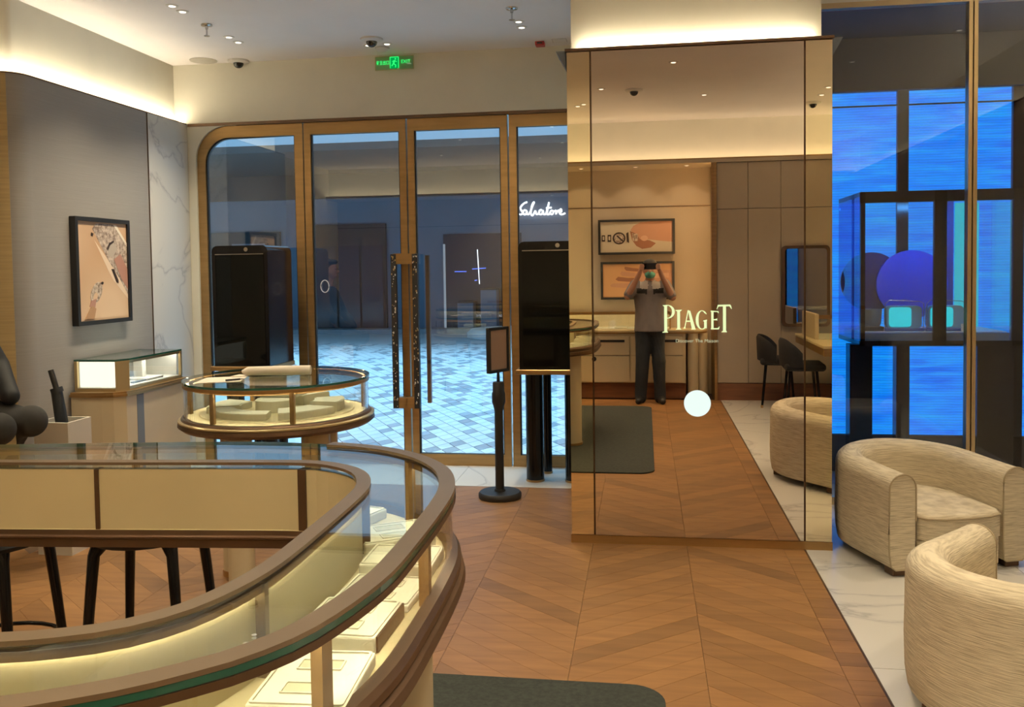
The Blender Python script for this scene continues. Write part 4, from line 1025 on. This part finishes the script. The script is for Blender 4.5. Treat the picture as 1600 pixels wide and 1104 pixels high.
NL = bpy.data.lights.new('niche_spot', 'SPOT'); NL.energy = 15; NL.color = WARM; NL.spot_size = math.radians(110); NL.spot_blend = .9; NL.shadow_soft_size = .04
for x, w in ((-2.3, 'far left part'), (-1.5, 'left part'), (-.75, 'left of the pictures in'), (-.1, 'above the pictures in'), (.5, 'right end')):
    t = thing('niche_downlight', 'small recessed downlight '+(w if w.endswith('in') else 'at the '+w+' of')+' the rear niche', 'downlight', (x, -.72, 2.76), 0, 'downlights in the rear niche')
    MB().lathe([(.02, 0), (.03, 0), (.029, -.004), (.02, -.005)], (0, 0, 0), 16).build('trim_ring', 'white', t, world=False)
    MB().lathe([(0, -.006), (.02, -.0055), (.02, -.003)], (0, 0, 0), 16).build('lens', 'lens', t, world=False)
    o = bpy.data.objects.new('niche_beam', NL); COL.objects.link(o); o.parent = t; o.location = (0, 0, -.02); o.rotation_euler = (math.radians(-10), 0, 0)

# ================================================================== PICTURES
def picture(name, label, mtx, w, h, bg_, shapes, fw=.028, depth=.045):
    """flat framed print; shapes are thin layered cut-outs in picture coordinates (0..1)"""
    t = thing(name, label, 'picture', (0, 0, 0)); t.matrix_world = mtx
    MB().ringprism(rrect(-w/2, w/2, -h/2, h/2, .003, 1), rrect(-w/2+fw, w/2-fw, -h/2+fw, h/2-fw, .001, 1), 0, depth).build('frame', 'blackmat', t, world=False)
    pr = MB().box(-w/2+fw*.9, w/2-fw*.9, -h/2+fw*.9, h/2-fw*.9, .004, depth-.014).build('print', bg_, t, world=False)
    z = depth-.014
    iw, ih = w-2*fw, h-2*fw
    mats, order = [], []
    for i, (m_, pts) in enumerate(shapes):
        pp = [((u-.5)*iw, (v-.5)*ih) for u, v in pts]
        ar = sum(pp[k][0]*pp[(k+1) % len(pp)][1]-pp[(k+1) % len(pp)][0]*pp[k][1] for k in range(len(pp)))
        if ar < 0: pp = pp[::-1]
        MB().prism(pp, z, z+.0004*(i+1)).build('printed_shape', m_, pr, world=False)
    return t
def ell(cx, cy, rx, ry, rot=0, n=22, a0=0, a1=360):
    c, s_ = math.cos(rot), math.sin(rot); out = []
    for i in range(n):
        a = math.radians(a0+(a1-a0)*i/n); x, y = rx*math.cos(a), ry*math.sin(a); out.append((cx+x*c-y*s_, cy+x*s_+y*c))
    return out
C_ = lambda n, c: pbr(n, c, .45)
tan = pbr('print_tan', (.52, .33, .20), .35, c2=(.66, .47, .32), scale=(1.5, 1.5, 1.5), detail=1)
silver = pbr('print_silver', (.20, .14, .11), .4, c2=(.62, .52, .44), scale=(45, 45, 45), detail=3)
greyt = C_('print_grey', (.45, .39, .33)); dkbr = C_('print_dark_brown', (.035, .02, .015)); pink = C_('print_pink', (.42, .22, .17))
m1 = Matrix.Translation((XL+.001, 5.62, 1.597)) @ Matrix(((0, 0, 1, 0), (1, 0, 0, 0), (0, 1, 0, 0), (0, 0, 0, 1)))
picture('framed_picture', 'black framed print of a diamond bracelet and ring on the left wall', m1, .62, .725, tan, [
    (C_('print_pale', (.74, .58, .44)), [(.33, .82), (.62, .48), (.70, .40), (1, .2), (1, .3), (.75, .5)]),
    (silver, [(.30, .93), (.38, .985), (.78, .985), (1, .78), (1, .24), (.85, .40), (.62, .60)]),
    (greyt, [(.60, .74), (.72, .80), (.80, .74), (.70, .64), (.60, .66)]),
    (dkbr, [(.58, .73), (.63, .79), (.73, .82), (.73, .80), (.65, .77), (.60, .71)]),
    (pink, [(.72, .62), (.86, .68), (1, .52), (1, .30), (.86, .42)]),
    (C_('print_light', (.78, .70, .60)), [(.72, .985), (.78, .985), (1, .80), (1, .76)]),
    (dkbr, [(.66, .52), (.71, .52), (.80, .40), (.80, .37), (.76, .38)]),
    (dkbr, [(.28, .89), (.32, .88), (.30, .85), (.27, .86)]),
    (silver, ell(.34, .28, .135, .085, .7)), (tan, ell(.315, .24, .05, .035, .7)), (pink, [(.23, .20), (.33, .22), (.30, .13), (.20, .14)]),
    (C_('print_shadow', (.42, .24, .13)), [(.10, .02), (.24, .15), (.32, .12), (.28, .02)]), (dkbr, ell(.46, .375, .022, .014, .3))])
def rear_m(x, z): return Matrix.Translation((x, -1.02, z)) @ Matrix(((-1, 0, 0, 0), (0, 0, 1, 0), (0, 1, 0, 0), (0, 0, 0, 1)))
skinp = C_('print_skin', (.50, .27, .18)); skind = C_('print_skin_dark', (.25, .11, .065)); skinl = C_('print_skin_light', (.62, .38, .27)); ivory = pbr('print_ivory', (.55, .48, .38), .35)
fl_ = lambda pts: [(1-a, b) for a, b in pts]
picture('watch_picture', 'wide black framed print of a fist holding a watch, on the rear wall', rear_m(-.10, 1.937), .935, .43, ivory, [
    (skinp, fl_([(.42, .72), (.46, .86), (.56, .97), (.72, 1), (1, 1), (1, .32), (.82, .36), (.62, .42), (.55, .40)])),
    (skind, fl_([(.41, .70), (.44, .40), (.50, .20), (.58, .10), (.70, .14), (.77, .28), (.68, .38), (.55, .42), (.50, .60)])),
    (skinl, fl_(ell(.61, .45, .05, .09))), (silver, fl_([(.44, .62), (.52, .60), (.52, .36), (.45, .36)])),
    (dkbr, fl_(ell(.26, .46, .09, .20))), (silver, fl_(ell(.26, .46, .07, .155))), (greyt, fl_(ell(.25, .48, .035, .07))), (dkbr, fl_([(.22, .54), (.24, .56), (.33, .36), (.31, .34)])),
    (dkbr, fl_([(.10, .58), (.15, .58), (.15, .35), (.10, .35)])), (ivory, fl_([(.113, .53), (.137, .53), (.137, .40), (.113, .40)])),
    (dkbr, fl_([(.02, .57), (.065, .57), (.065, .36), (.02, .36)])), (ivory, fl_([(.032, .53), (.054, .53), (.054, .41), (.032, .41)])), (dkbr, fl_([(.36, .62), (.39, .66), (.40, .30), (.37, .34)]))])
picture('hand_picture', 'wide black framed print of an open hand on orange, low on the rear wall', rear_m(-.09, 1.40), .90, .465, pbr('print_orange', (.58, .33, .17), .35), [
    (skinp, fl_([(.55, .78), (.70, .82), (1, .80), (1, .42), (.72, .40), (.50, .30), (.45, .45)])),
    (skinp, fl_([(.10, .36), (.12, .31), (.30, .28), (.48, .32), (.50, .42), (.30, .42), (.14, .42)])),
    (skind, fl_([(.18, .54), (.22, .49), (.40, .46), (.52, .46), (.50, .58), (.36, .58), (.22, .62)])),
    (skinp, fl_([(.25, .70), (.28, .64), (.50, .60), (.55, .70), (.40, .74), (.27, .78)])),
    (skind, fl_([(.31, .86), (.34, .80), (.55, .76), (.58, .84), (.42, .88), (.32, .92)])),
    (skinl, fl_([(.60, .70), (.95, .72), (.95, .58), (.65, .56)]))])

# ================================================================== CEILING FITTINGS
DL = bpy.data.lights.new('downlight_spot', 'SPOT'); DL.energy = SPOT_W; DL.color = WARM; DL.spot_size = math.radians(105); DL.spot_blend = .9; DL.shadow_soft_size = .05
dl0 = [None]
def downlight(x, y, label, spot=True, lens='lens', group='recessed ceiling downlights'):
    t = thing('downlight', label, 'downlight', (x, y, H), 0, group)
    if dl0[0] is None:
        a_ = MB().lathe([(.024, .0), (.040, .0), (.039, -.004), (.026, -.005)], (0, 0, 0), 20).build('trim_ring', 'white', None, world=False); a_.parent = t
        b_ = MB().lathe([(0, -.0065), (.020, -.0060), (.024, -.004)], (0, 0, 0), 20).build('lens', lens, None, world=False); b_.parent = t
        dl0[0] = (a_.data, b_.data)
    else:
        for nm, me in zip(('trim_ring', 'lens'), dl0[0]):
            o = bpy.data.objects.new(nm, me); COL.objects.link(o); o.parent = t
    if spot:
        s_ = bpy.data.objects.new('downlight_beam', DL); COL.objects.link(s_); s_.parent = t; s_.location = (0, 0, -.02)
    return t
downlight(-2.97, 5.33, 'downlight nearest the left edge of the photo, first of the left row')
downlight(-2.97, 5.46, 'second downlight from the left edge of the photo')
downlight(-2.97, 6.11, 'downlight just below the left sprinkler')
downlight(-2.97, 6.26, 'downlight between the left sprinkler and the dome camera')
downlight(-2.06, 6.54, 'downlight left of the smoke detector above the exit sign', spot=False)
downlight(-1.91, 6.53, 'downlight right of the smoke detector above the exit sign', spot=False)
downlight(-.85, 6.13, 'downlight just below the right sprinkler')
downlight(-.85, 6.28, 'downlight furthest below the right sprinkler')
downlight(-.40, 1.41, 'downlight seen in the mirror left of the dome camera')
downlight(-.69, .55, 'left one of two close downlights in the left mirror strip')
downlight(-.62, .65, 'right one of two close downlights in the left mirror strip', spot=False)
downlight(1.77, 1.02, 'upper downlight in the right mirror strip')
downlight(1.78, .63, 'lower downlight in the right mirror strip', spot=False)
for x, y, w in ((.25, 3.9, 'over the oak floor before the mirrored totem'), (.25, 2.4, 'over the middle of the oak aisle'), (1.75, 4.1, 'over the gap between the two armchairs'), (2.3, 5.0, 'added unseen to brighten the far armchair'), (1.75, 2.6, 'over the nearer armchair'),  # the downlight by the far armchair is unseen, added to brighten that chair
                (-1.1, 3.1, 'over the far arm of the island counter'), (-1.84, 4.25, 'over the round counter'), (-2.4, 2.3, 'over the left stool'), (-1.1, 1.7, 'over the inside of the island counter'), (-3.1, 4.2, 'over the seated person'),
                (-4.3, 3.4, 'over the far left corner of the room'), (-3.0, .8, 'over the near left corner of the room'), (-1.6, .1, 'over the floor left of the photographer'), (.6, .9, 'over the floor right of the photographer')):
    downlight(x, y, 'recessed downlight '+w, group='downlights above the frame')
def sprinkler(x, y, label):
    t = thing('sprinkler', label, 'sprinkler', (x, y, H), 0, 'ceiling sprinklers')
    MB().lathe([(0, 0), (.04, 0), (.038, -.008), (.012, -.012), (.010, -.03), (0, -.03)], (0, 0, 0), 18).build('rosette', 'chrome', t, world=False)
    MB().tube([(0, 0, -.03), (0, 0, -.075)], .006, 8).build('stem', 'chrome', t, world=False)
    MB().lathe([(0, -.073), (.02, -.075), (.02, -.078), (0, -.078)], (0, 0, 0), 14).build('deflector', 'chrome', t, world=False)
sprinkler(-2.97, 5.78, 'chrome ceiling sprinkler on the left between downlights'); sprinkler(-.85, 5.81, 'chrome ceiling sprinkler on the right near the pier')
def dome(x, y, label):
    t = thing('dome_camera', label, 'camera', (x, y, H), 0, 'ceiling dome cameras')
    MB().lathe([(0, 0), (.085, 0), (.083, -.012), (.05, -.022), (0, -.022)], (0, 0, 0), 24).build('base', 'white', t, world=False, smooth=40)
    MB().ball((0, 0, -.02), (.042, .042, .042), 18, 10).build('dome', 'smoke', t, world=False, smooth=60)
dome(-3.23, 6.80, 'dome camera in the far left ceiling corner'); dome(-1.98, 6.37, 'dome camera above the exit sign')
dome(-.09, 1.31, 'dome camera seen in the middle of the mirror'); dome(1.77, .21, 'dome camera seen in the right mirror strip')
cs = thing('ceiling_speaker', 'flat round speaker grille in the far left ceiling corner', 'speaker', (-3.5, 6.74, H))
MB().lathe([(0, 0), (.10, 0), (.098, -.006), (0, -.007)], (0, 0, 0), 28).build('grille', 'lensoff', cs, world=False); MB().lathe([(.10, 0), (.108, 0), (.106, -.005), (.10, -.006)], (0, 0, 0), 28).build('rim', 'lensoff', cs, world=False)
sm = thing('smoke_detector', 'small white smoke detector just above the exit sign', 'smoke detector', (-1.98, 6.64, H))
MB().lathe([(0, 0), (.05, 0), (.05, -.015), (.03, -.03), (0, -.032)], (0, 0, 0), 24).build('housing', 'white', sm, world=False, smooth=40); MB().lathe([(.05, 0), (.056, 0), (.054, -.006), (.05, -.006)], (0, 0, 0), 24).build('base_ring', 'lensoff', sm, world=False)
ra = thing('alarm_box', 'small dark red alarm box on the ceiling by the pier', 'alarm', (-.77, 6.72, H))
MB().bbox(-.035, .035, -.04, .04, -.03, 0, .005, 2).build('housing', 'red', ra, world=False); MB().box(-.02, .02, -.041, -.039, -.022, -.008).build('window', 'smoke', ra, world=False)
ap = thing('access_hatch', 'flush square ceiling hatch beside the pier', 'hatch', (-.62, 6.70, H))
MB().box(-.05, .05, -.05, .05, -.003, 0).build('cover', 'ceil', ap, world=False); MB().ringprism(rrect(-.055, .055, -.055, .055, .004, 2), rrect(-.05, .05, -.05, .05, .003, 2), -.002, 0).build('rim', 'lensoff', ap, world=False)

# ---- exit sign
ex = thing('exit_sign', 'green lit exit sign with running figure above the shop doors', 'exit sign', (-1.945, 6.85, 3.155))
MB().box(-.158, .158, -.006, 0, 0, .108).build('plate', glass('sign_plate', (.75, .9, .75), .05), ex, world=False)
def stroke2(mb, a, b, w=.0032):
    d = Vector((b[0]-a[0], b[1]-a[1])); n_ = Vector((-d.y, d.x)).normalized()*w/2
    mb.prism([(a[0]+n_.x, a[1]+n_.y), (a[0]-n_.x, a[1]-n_.y), (b[0]-n_.x, b[1]-n_.y), (b[0]+n_.x, b[1]+n_.y)], -.008, -.0065, axis='y')
g1 = MB()
S4 = {0: [((.5, 1), (.5, .9)), ((.1, .85), (.9, .85)), ((.1, .85), (.1, .7)), ((.9, .85), (.9, .7)), ((.05, .5), (.95, .5)), ((.4, .75), (.2, .3)), ((.2, .3), (.8, 0)), ((.75, .6), (.2, 0))],
      1: [((.5, 1), (.1, .6)), ((.5, 1), (.9, .6)), ((.25, .55), (.75, .55)), ((.25, .3), (.75, .3)), ((.05, .02), (.95, .02)), ((.5, .55), (.5, .02))],
      2: [((.5, 1), (.5, 0)), ((.15, .9), (.15, .55)), ((.85, .9), (.85, .55)), ((.15, .55), (.85, .55)), ((.05, .4), (.05, 0)), ((.95, .4), (.95, 0)), ((.05, .02), (.95, .02))],
      3: [((.1, .85), (.1, .05)), ((.9, .85), (.9, .05)), ((.1, .85), (.9, .85)), ((.1, .08), (.9, .08))]}
for k in range(4):
    for a, b in S4[k]: stroke2(g1, (-.147+k*.027+a[0]*.023, .045+a[1]*.03), (-.147+k*.027+b[0]*.023, .045+b[1]*.03))
g1.build('characters', 'green', ex, world=False)
MB().box(-.034, .034, -.0072, -.006, .012, .10).build('figure_panel', 'greendk', ex, world=False)
mb = MB()
for a, b, w in (((-.034, .1), (.034, .1), .006), ((-.034, .014), (-.034, .1), .006), ((.034, .014), (.034, .1), .006), ((.002, .075), (-.008, .048), .014), ((-.008, .05), (.012, .036), .008), ((.012, .036), (.008, .018), .007), ((-.008, .048), (-.022, .03), .008), ((0, .072), (-.018, .066), .006), ((.004, .072), (.02, .062), .006)): stroke2(mb, a, b, w)
stroke2(mb, (.004, .082), (.014, .088), .011)
mb.build('running_figure', 'green', ex, world=False)
text_mesh('EXIT', .038, 'word', 'green', ex, Matrix.Translation((.092, -.0075, .061)) @ Matrix.Rotation(PI/2, 4, 'X'))
MB().ringprism([(-.158, 0), (.158, 0), (.158, .108), (-.158, .108)], [(-.154, .004), (.154, .004), (.154, .104), (-.154, .104)], 0, .003).build('edge', 'gold', ex, world=False).matrix_local = Matrix.Translation((0, -.006, 0)) @ Matrix.Rotation(PI/2, 4, 'X')
# ================================================================== PEOPLE
def fused(shapes, voxel, name, mat, parent, smooth_it=5, fac=.5):
    """tapered limbs and ellipsoids melted into one continuous surface"""
    mb = MB()
    for s_ in shapes:
        if s_[0] == 'r':
            n = 28; R = s_[1]
            vs = [(x+rx*math.cos(2*PI*k/n), y+ry*math.sin(2*PI*k/n), z) for x, y, z, rx, ry in R for k in range(n)]
            fs = [(i*n+k, i*n+(k+1) % n, (i+1)*n+(k+1) % n, (i+1)*n+k) for i in range(len(R)-1) for k in range(n)] + [tuple(range(n))[::-1], tuple((len(R)-1)*n+k for k in range(n))]
            mb.add(vs, fs)
        elif s_[0] == 'e': mb.ball(s_[1], s_[2], 18, 12)
        else:
            P = s_[1]; R = s_[2]; mb.tube(P, R, 14)
            for p, r in zip(P, R): mb.ball(p, r, 14, 9)
    o = mb.build(name, mat, parent)
    r = o.modifiers.new('melt', 'REMESH'); r.mode = 'VOXEL'; r.voxel_size = voxel
    sm_ = o.modifiers.new('soft', 'SMOOTH'); sm_.factor = fac; sm_.iterations = smooth_it
    bpy.context.view_layer.update()
    dg = bpy.context.evaluated_depsgraph_get(); me = bpy.data.meshes.new_from_object(o.evaluated_get(dg))
    o.modifiers.clear(); o.data = me
    me.polygons.foreach_set('use_smooth', [True]*len(me.polygons))
    return o
def T(*a): return ('t', [tuple(p[:3]) for p in a], [p[3] for p in a])
def E_(c, r): return ('e', c, r)
cx, py = .058, -.27
ph = thing('person', 'person in grey shirt and dark jeans photographing the mirror with a phone', 'person', (cx, py, 0))
EL, ER = (cx-.255, py+.11, 1.235), (cx+.250, py+.11, 1.220)
WL, WR = (cx-.125, py+.195, 1.475), (cx+.125, py+.195, 1.475)
SL_, SR_ = (cx-.165, py, 1.355), (cx+.165, py, 1.355)
body = [E_((cx, py+.015, 1.535), (.075, .092, .112)), E_((cx, py+.035, 1.485), (.060, .070, .072)),      # head and jaw
        E_((cx, py+.115, 1.515), (.014, .018, .022)), E_((cx-.077, py+.005, 1.525), (.010, .018, .030)), E_((cx+.077, py+.005, 1.525), (.010, .018, .030)),
        T((cx, py-.005, 1.34, .058), (cx, py+.005, 1.45, .052)),
        T((cx, py, 1.30, .10), (cx, py, 1.02, .095), (cx, py, .88, .10)), E_((cx, py, 1.25), (.165, .095, .14)), E_((cx, py, .90), (.155, .10, .10)),
        T(SL_+(.055,), EL+(.042,)), T(EL+(.042,), WL+(.027,)), T(SR_+(.055,), ER+(.042,)), T(ER+(.042,), WR+(.027,))]
for sx, fx in ((-1, cx-.115), (1, cx+.105)):
    body.append(T((cx+sx*.08, py, .86, .085), (cx+sx*.088, py+.012, .48, .058), (fx, py-.01, .09, .042)))
    body.append(T((fx, py-.03, .045, .038), (fx+sx*.02, py+.10, .03, .03)))
# hands: palm, four unequal bent fingers in front of the phone's ends, thumb behind
PZ = 1.575
for sx, W_ in ((-1, WL), (1, WR)):
    px_ = cx+sx*.092
    palm = (px_+sx*.012, -.055, 1.535)
    body.append(T(W_+(.027,), ((W_[0]+palm[0])/2, -.065, 1.505, .026), palm+(.024,)))
    body.append(E_((px_+sx*.012, -.050, 1.555), (.016, .030, .038)))
    for k, (dz, ln) in enumerate(((.030, .040), (.012, .047), (-.006, .044), (-.022, .034))):
        z = 1.560+dz
        body.append(T((px_+sx*.014, -.040, z, .0095), (px_+sx*.012, -.016, z+.004, .009), (px_-sx*.004, -.004, z+.003, .0085), (px_-sx*ln*.55, -.002, z, .0075)))
    body.append(T((px_+sx*.006, -.050, 1.540, .012), (px_-sx*.006, -.036, 1.548, .0105), (px_-sx*.034, -.026, 1.555, .009)))
pb = fused(body, .0055, 'body', 'skin', ph, 4, .45)
sh_ = fused([('r', [(cx, py+.002, .825, .186, .130), (cx, py+.002, .95, .178, .128), (cx, py, 1.08, .172, .125), (cx, py, 1.20, .186, .125), (cx, py, 1.30, .195, .118), (cx, py-.005, 1.36, .165, .095), (cx, py-.008, 1.40, .09, .075)]),
       T((cx, py-.01, 1.36, .075), (cx, py-.01, 1.385, .068)),
       T(SL_+(.074,), ((SL_[0]+EL[0])/2, (SL_[1]+EL[1])/2, (SL_[2]+EL[2])/2, .066), (EL[0]+.012, EL[1]-.005, EL[2]+.02, .056)),
       T(SR_+(.074,), ((SR_[0]+ER[0])/2, (SR_[1]+ER[1])/2, (SR_[2]+ER[2])/2, .066), (ER[0]-.012, ER[1]-.005, ER[2]+.02, .056))], .010, 'shirt', 'shirt', ph, 4)
me_ = sh_.data; me_.materials.append(M['shirtblack']); me_.materials.append(M['shirtwhite'])
for p_ in me_.polygons:
    c_ = p_.center; x_, z_ = abs(c_.x), c_.z     # part coordinates: x from the body's middle, z from the floor
    if p_.normal.y > .15 and x_ < .2:
        if 1.262 < z_-.1*(x_-.08) < 1.318 and .035 < x_ < .15: p_.material_index = 1
        elif z_ > 1.318 and x_ < .115: p_.material_index = 2 if x_ > .02 else 0
tr = []
for sx, fx in ((-1, cx-.115), (1, cx+.105)): tr.append(T((cx+sx*.075, py, .85, .108), (cx+sx*.092, py+.012, .48, .080), (fx, py-.012, .10, .070), (fx, py-.01, .06, .070)))
fused(tr + [E_((cx, py, .86), (.172, .115, .10))], .010, 'trousers', 'jeans', ph, 4)
for sx, fx in ((-1, cx-.115), (1, cx+.105)):
    fused([T((fx, py-.045, .045, .045), (fx+sx*.012, py+.04, .042, .046), (fx+sx*.028, py+.125, .034, .036)), E_((fx, py-.03, .075), (.05, .055, .05))], .007, 'shoe', 'blackmat', ph, 3)
fused([E_((cx, py+.022, 1.605), (.080, .085, .052)), E_((cx, py-.012, 1.562), (.083, .092, .092)), E_((cx, py-.03, 1.535), (.084, .075, .085))], .008, 'hair', 'hair', ph, 3)
fused([E_((cx, py+.055, 1.478), (.062, .064, .048)), E_((cx, py+.10, 1.488), (.030, .03, .035))], .006, 'face_mask', 'mask', ph, 3)
for sx in (-1, 1): MB().ball((cx+sx*.031, py+.094, 1.548), (.014, .008, .008), 12, 8).build('eye', 'hair', ph, smooth=60)
pn = thing('phone', 'dark phone held sideways in both hands, seen in the mirror', 'phone', (cx, -.014, PZ-.037))
MB().bbox(cx-.085, cx+.075, -.019, -.011, PZ-.037, PZ+.037, .003, 2).build('case', 'phone', pn)
MB().bbox(-.022, .018, -.011, -.0085, PZ-.028, PZ+.03, .001, 1).build('lens_island', 'black', pn)
for dx, dz in ((-.010, .016), (.008, .016), (-.010, -.010)): MB().lathe([(0, 0), (.0075, 0), (.0075, .002), (0, .002)], (0, 0, 0), 14).build('lens', 'smoke', pn, world=False).matrix_local = Matrix.Translation((dx-cx, .0055, .037+dz)) @ Matrix.Rotation(-PI/2, 4, 'X')

# seated person at the left edge
sx_, sy_ = -3.60, 4.12
sp_ = thing('person', 'person in black jacket seated at the left edge, only arm and thigh in view', 'person', (sx_, sy_, 0))
b2 = [E_((sx_+.03, sy_, 1.58), (.095, .075, .115)), T((sx_, sy_, 1.40, .06), (sx_+.02, sy_, 1.50, .052)), T((sx_, sy_, .86, .13), (sx_, sy_, 1.1, .12), (sx_, sy_, 1.28, .11)), E_((sx_, sy_, 1.28), (.11, .17, .12))]
for s_ in (-1, 1):
    b2.append(T((sx_, sy_+s_*.17, 1.31, .055), (sx_+.09, sy_+s_*.22, 1.08, .044), (sx_+.15, sy_+s_*.10, .935, .03)))
    b2.append(E_((sx_+.16, sy_+s_*.06, .915), (.055, .035, .022)))
    for k in range(4): b2.append(T((sx_+.18, sy_+s_*.05+(k-1.5)*.018, .917, .011), (sx_+.215+.006*(k in (1, 2)), sy_+s_*.03+(k-1.5)*.02, .900, .009)))
    b2.append(T((sx_+.15, sy_+s_*.03, .917, .012), (sx_+.175, sy_+s_*.01, .907, .010)))
    b2.append(T((sx_, sy_+s_*.09, .84, .09), (sx_+.36, sy_+s_*.12, .80, .066), (sx_+.20, sy_+s_*.12, .50, .05), (sx_+.06, sy_+s_*.12, .32, .04)))
    b2.append(T((sx_+.06, sy_+s_*.12, .29, .036), (sx_+.18, sy_+s_*.12, .27, .03)))
b2 += [E_((sx_+.125, sy_, 1.565), (.020, .013, .022)), E_((sx_+.105, sy_, 1.515), (.022, .028, .012)), E_((sx_+.03, sy_-.076, 1.575), (.018, .010, .030)), E_((sx_+.03, sy_+.076, 1.575), (.018, .010, .030))]
fused(b2, .008, 'body', 'skin', sp_, 4)
for s_ in (-1, 1): MB().ball((sx_+.115, sy_+s_*.030, 1.592), (.008, .013, .008), 12, 8).build('eye', 'hair', sp_, smooth=60)
jk = [T((sx_, sy_, .88, .155), (sx_, sy_, 1.1, .145), (sx_+.0, sy_, 1.27, .13)), E_((sx_, sy_, 1.28), (.13, .20, .13))]
for s_ in (-1, 1): jk.append(T((sx_, sy_+s_*.18, 1.30, .075), (sx_+.09, sy_+s_*.225, 1.08, .064), (sx_+.255, sy_+s_*.105, .935, .050)))
fused(jk, .011, 'jacket', 'jacket', sp_, 4)
ts = []
for s_ in (-1, 1): ts.append(T((sx_, sy_+s_*.09, .85, .112), (sx_+.36, sy_+s_*.12, .80, .086), (sx_+.205, sy_+s_*.12, .50, .07), (sx_+.07, sy_+s_*.12, .34, .062)))
fused(ts, .011, 'trousers', 'trousergrey', sp_, 4)
for s_ in (-1, 1): fused([T((sx_+.04, sy_+s_*.12, .295, .045), (sx_+.20, sy_+s_*.12, .278, .04))], .009, 'shoe', 'blackmat', sp_, 3)
fused([E_((sx_-.005, sy_, 1.625), (.10, .085, .095)), E_((sx_+.045, sy_, 1.672), (.085, .072, .035))], .009, 'hair', 'hair', sp_, 3)
hs = thing('high_stool', 'tall black stool under the seated person at the left edge', 'stool', (sx_-.02, sy_, 0))
MB().lathe([(0, .70), (.18, .70), (.20, .715), (.20, .735), (.17, .75), (0, .75)], (sx_-.02, sy_, 0), 28).build('seat', 'blackfab', hs, smooth=50)
for a in (45, 135, 225, 315):
    c, s_ = math.cos(math.radians(a)), math.sin(math.radians(a)); MB().tube([(sx_-.02+.12*c, sy_+.12*s_, .71), (sx_-.02+.20*c, sy_+.20*s_, 0)], [.017, .013], 10).build('leg', 'black', hs, smooth=50)
MB().tube([(sx_-.02+.2*math.cos(2*PI*i/28)+.04, sy_+.17*math.sin(2*PI*i/28), .235) for i in range(28)], .009, 8, closed=True).build('foot_ring', 'black', hs, smooth=50)
